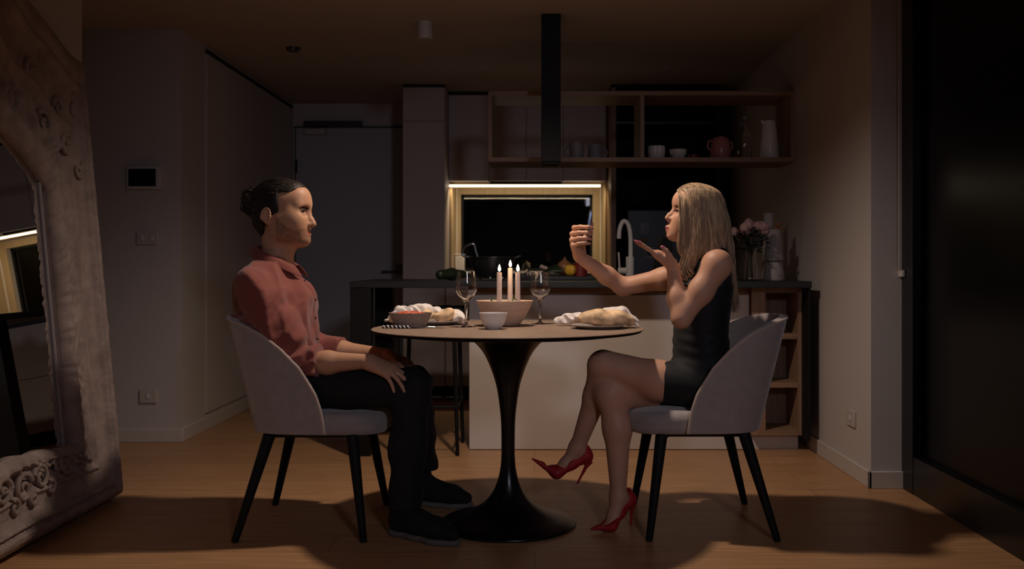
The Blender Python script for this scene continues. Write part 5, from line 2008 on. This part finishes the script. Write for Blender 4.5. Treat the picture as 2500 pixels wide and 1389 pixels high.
# trousers
tr = SDF()
tr.chain([P(702, 918, 3.6), P(708, 932, 3.6)], [0.112, 0.108], 0.04, flat=Yx, ratio=1.45)
for h_, k_, a_, hem in ((hipn, kneen, ankn, 0), (hipf, kneef, ankf, 1)):
    mid = h_ * 0.5 + k_ * 0.5
    tr.chain([h_, mid, k_], [0.082, 0.078, 0.069], 0.035)
    kn_ = k_ + np.array([0.004, 0, -0.01])
    mdl = k_ * 0.5 + a_ * 0.5
    en_ = a_ + unit(k_ - a_) * (0.035 if hem == 0 else 0.075)
    tr.chain([kn_, mdl, en_], [0.070, 0.065, 0.058], 0.03)
    tr.cone(en_, en_ - unit(k_ - a_) * 0.05, 0.057, 0.058, 0.02)
tr.warp(folds(0.0022, [(40, 12, 46, 1.0), (-30, 30, 60, 0.8), (70, 20, -30, 0.5)], 6))


def hems(X, Y, Z):
    return np.where((X > -0.62) & (Z < 0.25), np.where(Y > 3.66, 0.150, 0.100) - Z, -0.5)


tr.clip(hems, 0.002)
tr.build('trousers', 0.006, M['trousers'], man)


# shoes
def man_shoe(heel, toe, lean_y):
    d = unit(np.array([toe[0] - heel[0], toe[1] - heel[1], 0]))
    lat = np.array([-d[1], d[0], 0])
    hp, tp = np.array([heel[0], heel[1], 0]), np.array([toe[0], toe[1], 0])
    L = np.linalg.norm(tp - hp)

    def q(f, l, z):
        return hp + d * f * L + lat * l + np.array([0, 0, z])
    s = SDF()
    s.chain([q(0.12, 0, 0.052), q(0.42, 0, 0.050), q(0.70, 0, 0.044), q(0.90, 0, 0.036)], [0.034, 0.035, 0.036, 0.026], 0.03, flat=lat, ratio=1.12)
    s.cone(q(0.16, 0, 0.05), q(0.17, 0, 0.150) + np.array([0, lean_y, 0]), 0.038, 0.047, 0.03)
    s.cone(q(0.22, 0, 0.09), q(0.62, 0, 0.05), 0.035, 0.03, 0.03)
    s.clip(lambda X, Y, Z: 0.017 - Z, 0.003)
    o = s.build('shoe', 0.005, M['shoe_black'], man)
    s2 = SDF()
    s2.chain([q(0.11, 0, 0.012), q(0.42, 0, 0.012), q(0.70, 0, 0.012), q(0.905, 0, 0.014)], [0.036, 0.035, 0.040, 0.030], 0.03, flat=lat, ratio=1.10)
    s2.clip(lambda X, Y, Z: np.maximum(0.0005 - Z, Z - 0.0205), 0.003)
    s2.build('sole', 0.004, M['sole'], o)
    mb_ = MB()
    for k in range(4):
        f = 0.36 + 0.085 * k
        z = 0.117 - 0.036 * (f - 0.2) / 0.4 - 0.01 * k * 0.3
        mb_.tube(smooth_path([q(f, -0.024, z - 0.018), q(f + 0.01, 0, z - 0.001), q(f, 0.024, z - 0.018)], 4), 0.0028, 6)
    mb_.build('laces', M['shoe_black'], o)


man_shoe((-0.522, 3.472), (-0.262, 3.305), 0)
man_shoe((-0.510, 3.905), (-0.252, 3.830), -0.030)

# ------------------------------------------------------------------ the woman
wom = empty('person', (0.62, 3.60, 0.455), 'seated woman with long blonde hair, black dress, red heels, holding up a phone', 'person')
WO = P(1699, 527.6, 3.60)
wF, wL, wU = head_axes((-math.cos(math.radians(10)), -0.10, math.sin(math.radians(10))))
wprof = dict(chin=(0.108, -0.104), nas=(0.1055, 0.009), nose=(0.1296, -0.030), sub=(0.1155, -0.050), ul=(0.1195, -0.0675), ll=(0.115, -0.0815), muz=(0.080, -0.072))
b = SDF()
wq = build_head(b, WO, wF, wL, wU, 0.90, wprof, True)
b.cone(wq(-0.018, 0, -0.06), P(1735, 645, 3.6), 0.044, 0.046, 0.03)
# trunk
b.chain([P(1727, 927, 3.6), P(1714, 890, 3.6), P(1710, 825, 3.6)], [0.108, 0.092, 0.084], 0.05, flat=Yx, ratio=1.42)
b.chain([P(1710, 825, 3.6), P(1714, 755, 3.6), P(1724, 695, 3.6), P(1738, 640, 3.6)], [0.084, 0.086, 0.084, 0.050], 0.05, flat=Yx, ratio=1.35)
for yy in (3.535, 3.665):
    b.ell(P(1678, 722, yy), (0.052, 0.055, 0.055), None, 0.035)
ns, fs = P(1752, 646, 3.43), P(1722, 655, 3.765)
b.cone(P(1738, 640, 3.6), ns, 0.045, 0.048, 0.05)
b.cone(P(1738, 640, 3.6), fs, 0.045, 0.046, 0.05)
ne, fe = P(1664, 777, 3.405), P(1521, 700, 3.86)
nw, fw = P(1643, 655, 3.475), P(1416, 628, 3.80)
b.chain([ns, ns * .5 + ne * .5 + np.array([0.004, 0, 0.0]), ne], [0.049, 0.042, 0.034], 0.03)
b.chain([ne, ne * .6 + nw * .4 + np.array([-0.003, 0, 0]), nw], [0.034, 0.0345, 0.0225], 0.02)
b.chain([fs, fs * .5 + fe * .5 + np.array([0, 0, -0.004]), fe], [0.047, 0.041, 0.035], 0.03)
b.chain([fe, fe * .62 + fw * .38, fw], [0.035, 0.0355, 0.0235], 0.02)
# near hand, palm up, fingers together
wf = unit(P(1560, 596, 3.47) - P(1628, 628, 3.475))
wtn, wmn = build_hand(b, nw + np.array([0.0, 0, 0.008]), unit(P(1590, 611, 3.47) - P(1641, 650, 3.475)), (-0.55, 0.12, -1.0), (0, -1, 0.12), 0.86,
                      [(-4, 4, 4), (-6, 2, 2), (-8, 0, 0), (-10, -2, 0)], (2, 0, -2, -4),
                      [(0.016, 0.020, -0.010), (0.045, 0.036, -0.026), (0.068, 0.040, -0.034), (0.092, 0.040, -0.036)], rs=0.9)
# far hand holding the phone
PH = P(1436, 557, 3.735)          # phone centre
ph_u = unit(P(1441, 520, 3.735) - P(1430, 596, 3.735))
ph_n = unit(np.array([ph_u[2], 0, -ph_u[0]]))      # screen normal, faces her
PW, PT, PHh = 0.036, 0.0042, 0.069                # half sizes: width (y), thickness, height


def phq(n, y, u):
    return PH + ph_n * n + np.array([0, y, 0]) + ph_u * u


# palm behind the phone, knuckles at its left, fingers wrapped round the near edge
kn_px = [(1402, 556, 3.755), (1397, 571, 3.735), (1396, 586, 3.72), (1400, 600, 3.71)]
kn3 = [P(*q) for q in kn_px]
for i, kq in enumerate(kn3):
    st = fw + np.array([0.002 - 0.004 * i, 0.012 - 0.010 * i, 0.006])
    b.cone(st, kq, 0.0150, 0.0105, 0.018)
edge = -PW - 0.007
us = [0.000, -0.021, -0.042, -0.060]
finger_tips = []
for i, kq in enumerate(kn3):
    u0 = us[i]
    p1 = phq(-0.016, edge + 0.022 + 0.002 * i, u0 + 0.004)
    p2 = phq(-0.004, edge - 0.004, u0 + 0.001)
    p3 = phq(0.0135, edge + 0.010, u0)
    r_ = [0.0088, 0.0090, 0.0085, 0.0075][i]
    b.chain([kq, (kq + p2) / 2 + np.array([-0.004, -0.010, 0.002]), p2, p3], [r_ * 1.12, r_, r_ * 0.95, r_ * 0.75], 0.004)
    finger_tips.append(p3)
# thumb along the far edge, tip showing on the screen side
tb = [fw + np.array([0.010, 0.006, 0.022]), P(1420, 590, 3.775), phq(0.012, PW + 0.010, -0.012), phq(0.0125, PW - 0.004, 0.020)]
b.chain(tb, [0.0155, 0.0125, 0.0098, 0.0075], 0.006)
b.cone(P(1404, 596, 3.76), P(1408, 575, 3.76), 0.016, 0.013, 0.02)
# legs
whn, whf = P(1725, 943, 3.51), P(1722, 938, 3.69)
wkn, wkf = P(1474, 890, 3.585), P(1490, 962, 3.575)
wan, waf = P(1410, 1092, 3.70), P(1510, 1212, 3.545)
wmid = P(1605, 929, 3.545)
b.chain([whn, wmid, wkn], [0.080, 0.070, 0.055], 0.035)
b.chain([wkn + np.array([-0.008, 0.01, -0.01]), wkn * .62 + wan * .38 + np.array([0.010, 0.015, 0]), wan], [0.050, 0.045, 0.029], 0.03)
b.chain([whf, whf * .5 + wkf * .5, wkf], [0.086, 0.074, 0.054], 0.035)
b.chain([wkf, wkf * .66 + waf * .34 + np.array([0.016, 0, 0]), waf], [0.052, 0.051, 0.028], 0.03)


def foot_frame(toe, heel_low, heel_up):
    """pump: toe point, heel seat point"""
    d = toe - heel_low
    L = np.linalg.norm(d)
    f = d / L
    lat = unit(np.cross(f, np.array([0, 0, 1.0])))
    upv = np.cross(lat, f)
    if upv[2] < 0:
        upv, lat = -upv, -lat
    return f, lat, upv, L


def pump(s_body, ankle, toe, ball, seat, tip, name_parent, throat, collar_up):
    """foot goes into the body, shoe is a part; all points in world space"""
    toe, ball, seat, tip = map(np.array, (toe, ball, seat, tip))
    fwd = unit(toe - ball)
    lat = unit(np.cross(unit(toe - seat), unit(ankle - seat)))
    # foot
    s_body.chain([ankle, seat + unit(ankle - seat) * 0.030], [0.028, 0.020], 0.02)
    up2 = unit(np.cross(lat, ball - seat))
    if up2 @ (ankle - seat) < 0:
        up2 = -up2
    instep = ankle * 0.35 + ball * 0.65 + up2 * 0.002
    s_body.chain([ankle + up2 * 0.0, instep, ball + up2 * 0.014], [0.028, 0.022, 0.0125], 0.02, flat=lat, ratio=1.1)
    s_body.chain([seat + up2 * 0.026, ball + up2 * 0.015], [0.017, 0.0125], 0.015, flat=lat, ratio=1.1)
    s_body.cone(ball + up2 * 0.010, ball * 0.45 + toe * 0.55 + up2 * 0.006, 0.013, 0.005, 0.01, flat=lat, ratio=1.1)
    return up2, lat


# crossed foot (in the air) and the standing foot
s1 = dict(toe=P(1300, 1122, 3.68), ball=P(1362, 1160, 3.69), seat=P(1436, 1124, 3.705), tip=P(1409, 1181, 3.70))
s2 = dict(toe=np.array([0.208, 3.476, 0.010]), ball=np.array([0.282, 3.500, 0.012]), seat=P(1541, 1228, 3.575), tip=np.array([0.362, 3.575, 0.0]))
shoes = []
for sdict, an in ((s1, wan), (s2, waf)):
    up2, lat = pump(b, an, sdict['toe'], sdict['ball'], sdict['seat'], sdict['tip'], wom, None, None)
    shoes.append((sdict, an, up2, lat))
wl, wh = WO - [0.15, 0.12, 0.14], WO + [0.14, 0.12, 0.13]
n0 = np.minimum(nw, wtn[1][0]) - [0.03, 0.05, 0.05]
n1 = np.maximum(nw, wtn[1][0]) + [0.035, 0.05, 0.05]
n1[0] = min(n1[0], 1e9)
n0[1], n1[1] = 3.40, 3.479 + 0.05
wl[1] = max(wl[1], n1[1]) if wl[0] < n1[0] and wl[2] < n1[2] else wl[1]
f0, f1 = P(1380, 640, 3.80), P(1450, 530, 3.66)
f0, f1 = np.minimum(f0, f1) - [0.02, 0.02, 0.01], np.maximum(f0, f1) + [0.02, 0.06, 0.02]
wbody = b.build('body', 0.0045, M['skin'], wom, fine=[(wl, wh, 0.0023), (n0, n1, 0.0026), (f0, f1, 0.0026)])
SW = (0.58, 0.315, 0.21)
B3 = np.array([wF, wL, wU])
tints = []
lipc = (0.50, 0.15, 0.15)
tints += [(wq(0.104, 0, -0.0745), (0.020, 0.0175, 0.0125), B3, lipc, 0.85, 0.25)]
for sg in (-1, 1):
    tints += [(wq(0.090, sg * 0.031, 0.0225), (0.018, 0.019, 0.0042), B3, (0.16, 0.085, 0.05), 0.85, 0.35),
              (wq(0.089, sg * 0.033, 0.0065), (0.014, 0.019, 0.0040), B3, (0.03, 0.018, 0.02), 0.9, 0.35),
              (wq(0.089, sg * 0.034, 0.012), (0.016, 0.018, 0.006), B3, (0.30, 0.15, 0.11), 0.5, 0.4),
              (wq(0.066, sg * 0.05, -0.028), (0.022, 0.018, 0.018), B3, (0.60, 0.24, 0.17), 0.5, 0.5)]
nail = (0.55, 0.13, 0.22)
for (p, d) in wtn:
    tints.append((p, 0.0085, None, nail, 0.85, 0.2))
for p in finger_tips + [tb[3]]:
    tints.append((p, 0.0085, None, nail, 0.8, 0.25))
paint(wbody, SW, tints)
for sg in (-1, 1):
    c = wq(0.0812, sg * 0.033, 0.0006)
    e = MB().ball(tuple(c), 0.0106, 28, 20).build('eye', M['eye'], wbody)
    gz = unit(wF - 0.15 * wU)
    paint(e, (0.6, 0.56, 0.54), [(c + gz * 0.0106, 0.0056, None, (0.05, 0.05, 0.06), 1, 0.12), (c + gz * 0.0106, 0.0025, None, (0.005, 0.004, 0.004), 1, 0.2)])
    mb = MB()
    for i in range(15):          # lashes
        l = sg * (0.0215 + 0.0235 * i / 14)
        u = 0.0078 - 0.0045 * abs(i / 14 - 0.45) * 2
        f0_ = 0.0955 - 0.010 * (i / 14) ** 2
        a = wq(f0_ - 0.001, l, u)
        mb.tube([a, a + (wF * 0.0055 - wU * 0.0010 + wL * sg * 0.0018 * i / 14), a + (wF * 0.0085 + wU * 0.0012 + wL * sg * 0.004 * i / 14)], [0.0005, 0.0004, 0.0002], 4)
    mb.build('eyelashes', M['black'], wbody)
# nails on the raised palm
for (p, d) in wtn[:4]:
    c = p + d * 0.005
    MB().tube([c - d * 0.007, c - d * 0.001, c + d * 0.005], [0.0045, 0.0047, 0.0025], 8, flat=0.4, up=(0, 1, 0)).build('fingernail', mat('rose_nail_polish', nail, 0.2) if 'nailm' not in M else M['nailm'], wbody)

# dress
dr = SDF()
g_ = 0.006
dr.chain([P(1727, 925, 3.6), P(1714, 890, 3.6), P(1710, 825, 3.6)], [0.108 + g_, 0.092 + g_, 0.084 + g_], 0.05, flat=Yx, ratio=1.42)
dr.chain([P(1710, 825, 3.6), P(1714, 755, 3.6), P(1724, 695, 3.6), P(1740, 632, 3.6)], [0.084 + g_, 0.086 + g_, 0.084 + g_, 0.050 + g_], 0.05, flat=Yx, ratio=1.35)
for yy in (3.535, 3.665):
    dr.ell(P(1678, 722, yy), (0.058, 0.060, 0.060), None, 0.035)
dr.cone(P(1738, 640, 3.6), P(1752, 640, 3.46), 0.045 + g_, 0.045 + g_, 0.05)
dr.cone(P(1738, 640, 3.6), P(1735, 650, 3.74), 0.045 + g_, 0.045 + g_, 0.05)
dr.chain([whn, wmid], [0.080 + g_, 0.070 + g_], 0.03)
dr.chain([whf, whf * .5 + wkf * .5], [0.086 + g_ + 0.002, 0.074 + g_ + 0.002], 0.05)
hx = P(1616, 935, 3.5)[0]
dr.clip(lambda X, Y, Z: np.where(Z < 0.70, hx + 0.10 * (Z - 0.58) * 0 + 0.02 * np.maximum(3.55 - Y, -0.1) * 0 - X, -0.5), 0.003)
zn = P(0, 640, 3.6)[2]
xn = P(1738, 640, 3.6)[0]
# scooped front and back, straps stay
dr.warp(lambda X, Y, Z: 0.0016 * np.sin(150 * Z + 30 * X + 2 * np.sin(40 * X + 30 * Y)) * np.exp(-((Z - 0.68) / 0.07) ** 2))
dr.cone(P(1746, 600, 3.455), P(1756, 668, 3.42), 0.080, 0.070, 0.01, '-')
dr.cone(P(1756, 668, 3.40), P(1752, 690, 3.40), 0.066, 0.050, 0.01, '-')
dr.cone(P(1722, 600, 3.77), P(1722, 660, 3.785), 0.060, 0.062, 0.01, '-')
dr.cone(P(1680, 590, 3.6), P(1678, 650, 3.6), 0.085, 0.060, 0.01, '-')
dr.cone(P(1738, 560, 3.6), P(1738, 615, 3.6), 0.10, 0.055, 0.01, '-')
dr.build('dress', 0.0048, M['dress'], wom)

# pumps
for sdict, an, up2, lat in shoes:
    toe, ball, seat, tip = (np.array(sdict[k]) for k in ('toe', 'ball', 'seat', 'tip'))
    s = SDF()
    s.cone(ball + up2 * 0.012, toe + up2 * 0.004, 0.0215, 0.0035, 0.02, flat=lat, ratio=1.45)
    s.cone(seat * 0.5 + ball * 0.5 + up2 * 0.018, ball + up2 * 0.013, 0.021, 0.0225, 0.02, flat=lat, ratio=1.35)
    s.cone(seat + up2 * 0.020, seat * 0.5 + ball * 0.5 + up2 * 0.018, 0.024, 0.021, 0.02, flat=lat, ratio=1.2)
    back = unit(seat - ball)
    s.cone(seat + up2 * 0.018 - back * 0.002, seat + up2 * 0.046 + back * 0.004, 0.0245, 0.0225, 0.02)
    # topline: a plane from the throat up over the heel collar
    th = ball * 0.62 + toe * 0.38 + up2 * 0.012
    hc = seat + up2 * 0.056 + back * 0.02
    ax_ = unit(hc - th)
    nn_ = unit(up2 - ax_ * (up2 @ ax_))

    def topline(X, Y, Z, th=th, nn_=nn_, ax_=ax_, Lh=np.linalg.norm(hc - th), back=back):
        t_ = ((X - th[0]) * ax_[0] + (Y - th[1]) * ax_[1] + (Z - th[2]) * ax_[2]) / Lh
        h_ = (X - th[0]) * nn_[0] + (Y - th[1]) * nn_[1] + (Z - th[2]) * nn_[2]
        sag = -0.014 * np.sin(np.clip(t_, 0, 1) * PI)
        return np.where(t_ < 0.0, -0.3, np.where(t_ > -0.0, h_ - sag, -0.3))
    s.clip(topline, 0.002)
    hollow_c = [seat + up2 * 0.034, seat * 0.5 + ball * 0.5 + up2 * 0.030, ball + up2 * 0.022]
    so = s.build('shoe', 0.0035, M['red_shoe'], wom)
    hs = seat - up2 * 0.002 + back * 0.004
    hm = hs * 0.72 + tip * 0.28
    MB().tube([hs, hm, hs * 0.35 + tip * 0.65, tip], [0.0165, 0.0075, 0.0048, 0.0042], 14).build('stiletto_heel', M['red_shoe'], so)

# hair: a cap plus many long waving locks
h = SDF()
h.ell(wq(-0.012, 0, 0.040), np.array((0.110, 0.084, 0.096)) * 0.90, B3, 0.01)
h.ell(wq(0.035, 0, 0.058), np.array((0.066, 0.064, 0.066)) * 0.90, B3, 0.03)
h.ell(wq(-0.055, 0, -0.02), np.array((0.070, 0.078, 0.09)) * 0.90, B3, 0.03)
h.chain([P(1745, 560, 3.6), P(1768, 640, 3.6), P(1783, 730, 3.6)], [0.058, 0.034, 0.014], 0.04, flat=Yx, ratio=1.2)


def w_face(X, Y, Z):
    f = (X - WO[0]) * wF[0] + (Y - WO[1]) * wF[1] + (Z - WO[2]) * wF[2]
    l = (X - WO[0]) * wL[0] + (Y - WO[1]) * wL[1] + (Z - WO[2]) * wL[2]
    u = (X - WO[0]) * wU[0] + (Y - WO[1]) * wU[1] + (Z - WO[2]) * wU[2]
    edge_ = 0.056 + 0.0 * u - np.clip((0.09 - u) / 0.12, 0, 1) * 0.022 + 0.5 * np.maximum(u - 0.045, 0)
    edge_ = edge_ + 0.02 * np.clip(1 - np.abs(l) / 0.03, 0, 1) * (u > 0.06)
    return np.where(Z > WO[2] - 0.14, f - edge_, -0.3)


h.clip(w_face, 0.006)
cap = h.build('hair', 0.0045, M['hair_blonde'], wom)
rn = random.Random(21)


def lock(pts, r, mbx, seg=5, fl=0.7):
    n = len(pts)
    rr_ = [r * min(1.0, 0.35 + 3.0 * k / n) * (1.0 if k < 0.62 * n else max(0.12, 1.0 - (k / n - 0.62) / 0.38 * 0.9)) for k in range(n)]
    mbx.tube(pts, rr_, seg, flat=fl)


def wave(pts, amp, freq, ph):
    sp = smooth_path(pts, 5)
    out = []
    n = len(sp)
    for k, p in enumerate(sp):
        t_ = k / (n - 1)
        a = amp * max(0.0, t_ - 0.35) / 0.65
        out.append(p + np.array([math.sin(freq * t_ * 6.28 + ph) * a, math.cos(freq * t_ * 5.1 + ph) * a * 0.7, 0]))
    return out


def outside(pts, obj, gap):
    """lay each point on or outside the hair cap"""
    res = []
    for p in pts:
        ok, loc, nrm, _ = obj.closest_point_on_mesh(Vector(p))
        d_ = (Vector(p) - loc)
        if d_.dot(nrm) < gap and d_.length < 0.15:
            p = np.array(loc + nrm * gap)
        res.append(p)
    return res


mb = MB()
for side in (-1, 1):
    N = 950 if side < 0 else 420
    for i in range(N):
        g0 = (i + rn.random()) / N             # 0 front .. 1 back
        j = lambda s_: rn.uniform(-s_, s_)
        px0 = 1654 + 96 * g0 + j(1.5)
        py0 = 464 - 9 * math.sin(PI * min(1, g0 * 1.15)) + 20 * max(0, g0 - 0.75) + j(2)
        w1 = 0.070 + 0.006 * math.sin(PI * g0)
        jj = rn.gauss(0, 1)
        px1 = 1660 + 112 * g0 + 1.5 * jj
        px2 = 1663 + 120 * g0 + 2.5 * jj
        px3 = 1660 + 132 * g0 + 4 * jj + j(2)
        bk = 1 - 0.60 * max(0, g0 - 0.65) / 0.35
        root = P(px0, py0, 3.60 + side * (0.004 + abs(j(0.012))))
        p1 = P(px0 * .45 + px1 * .55, 482 + j(1), 3.60 + side * w1 * 0.80 * bk)
        p2 = P(px1, 522 + j(3), 3.60 + side * (w1 + j(.004)) * bk)
        p3 = P(px2, 566 + j(5), 3.60 + side * (w1 + 0.003 + j(.006)) * bk)
        p4 = P(px3, 610 + j(6), 3.60 + side * (w1 + 0.004 + j(.008)) * bk)
        if g0 < 0.50:                          # falls in front of the shoulder
            e1 = P(1666 + 74 * g0 + j(7), 652 + j(8), 3.60 + side * (0.075 + j(.012)))
            e2 = P(1658 + 62 * g0 + j(9), 682 + 26 * rn.random(), 3.60 + side * (0.068 + j(.012)))
            pts = [root, p1, p2, p3, p4, e1, e2]
        elif g0 < 0.74:                        # rests on the shoulder
            e1 = P(1704 + 75 * (g0 - .3) + j(6), 640 + j(10), 3.60 + side * (0.080 + j(.01)))
            pts = [root, p1, p2, p3, p4, e1]
        else:                                  # down the back
            e1 = P(1787 + 10 * (g0 - .7) / .3 + j(4), 680 + j(10), 3.60 + side * (0.055 * bk + abs(j(.03))))
            e2 = P(1789 + 10 * (g0 - .7) / .3 + j(5), 735 + 30 * rn.random(), 3.60 + side * (0.05 * bk + abs(j(.03))))
            pts = [root, p1, p2, p3, p4, e1, e2]
        clump = round(g0 * 16 + 0.5 * noise(g0 * 9, 0.0, 0.0)) * 1.1
        pts = wave(pts, 0.016 if g0 < .5 else 0.009, 1.35, clump + j(.3))
        nh = int(len(pts) * 0.62)
        pts = outside(pts[:nh], cap, rn.uniform(0.0004, 0.003)) + pts[nh:]
        lock(pts, rn.uniform(0.0008, 0.0019), mb)
for i in range(60):                            # curls at the ends in front
    x0_, y0_ = 1668 + rn.uniform(-6, 24), 640 + rn.uniform(0, 22)
    dd = 3.60 - 0.085 + rn.uniform(-.012, .02)
    pts = [P(x0_ + 8, y0_ - 40, dd), P(x0_ - 4, y0_, dd), P(x0_ + 2, y0_ + 20, dd - .006), P(x0_ + 14, y0_ + 28, dd), P(x0_ + 12, y0_ + 46, dd), P(x0_ - 2, y0_ + 58, dd)]
    lock(smooth_path(pts, 6), rn.uniform(0.0010, 0.0022), mb)
mb.build('long_locks', M['hair_blonde'], cap, angle=None)

# the phone
t = empty('phone', tuple(PH), 'slim dark phone held up in her outstretched hand', 'phone')


def slab(n0, n1, hw, hh, rad, name, m, parent, du=0.0):
    pts = []
    for (cx, cy, a0) in ((hw - rad, hh - rad, 0), (-hw + rad, hh - rad, 90), (-hw + rad, -hh + rad, 180), (hw - rad, -hh + rad, 270)):
        for k in range(7):
            a = math.radians(a0 + 15 * k)
            pts.append((cx + rad * math.cos(a), cy + rad * math.sin(a)))
    n = len(pts)
    v = [phq(n0, p[0], p[1] + du) for p in pts] + [phq(n1, p[0], p[1] + du) for p in pts]
    mbx = MB().add(v, [tuple(range(n))[::-1], tuple(range(n, 2 * n))] + [(i, (i + 1) % n, n + (i + 1) % n, n + i) for i in range(n)])
    return mbx.build(name, m, parent, bevel=0.0008)


slab(-PT, PT, PW, PHh, 0.009, 'case', M['phone'], t)
slab(PT, PT + 0.0004, PW - 0.003, PHh - 0.003, 0.007, 'screen', M['screen'], t)
slab(-PT - 0.0015, -PT, 0.011, 0.011, 0.003, 'camera_bump', M['dark_steel'], t, 0.048)
# ring on her finger
rc = (kn3[2] * 0.55 + (phq(-0.004, edge - 0.004, us[2] + 0.001)) * 0.45) + np.array([0, -0.004, 0])
rg = empty('ring', tuple(rc), 'silver ring with a dark stone on the hand that holds the phone', 'ring')
dirv = unit(phq(-0.004, edge - 0.004, us[2]) - kn3[2])
u1 = unit(np.cross(dirv, (0, 0, 1)))
u2 = np.cross(dirv, u1)
MB().tube([rc + 0.0092 * (u1 * math.cos(a) + u2 * math.sin(a)) for a in np.linspace(0, 2 * PI, 25)], 0.0014, 6).build('band', M['steel'], rg)
MB().ball(tuple(rc + np.array([0, -0.0105, 0])), (0.004, 0.003, 0.004), 10, 8).build('stone', M['black_gloss'], rg)
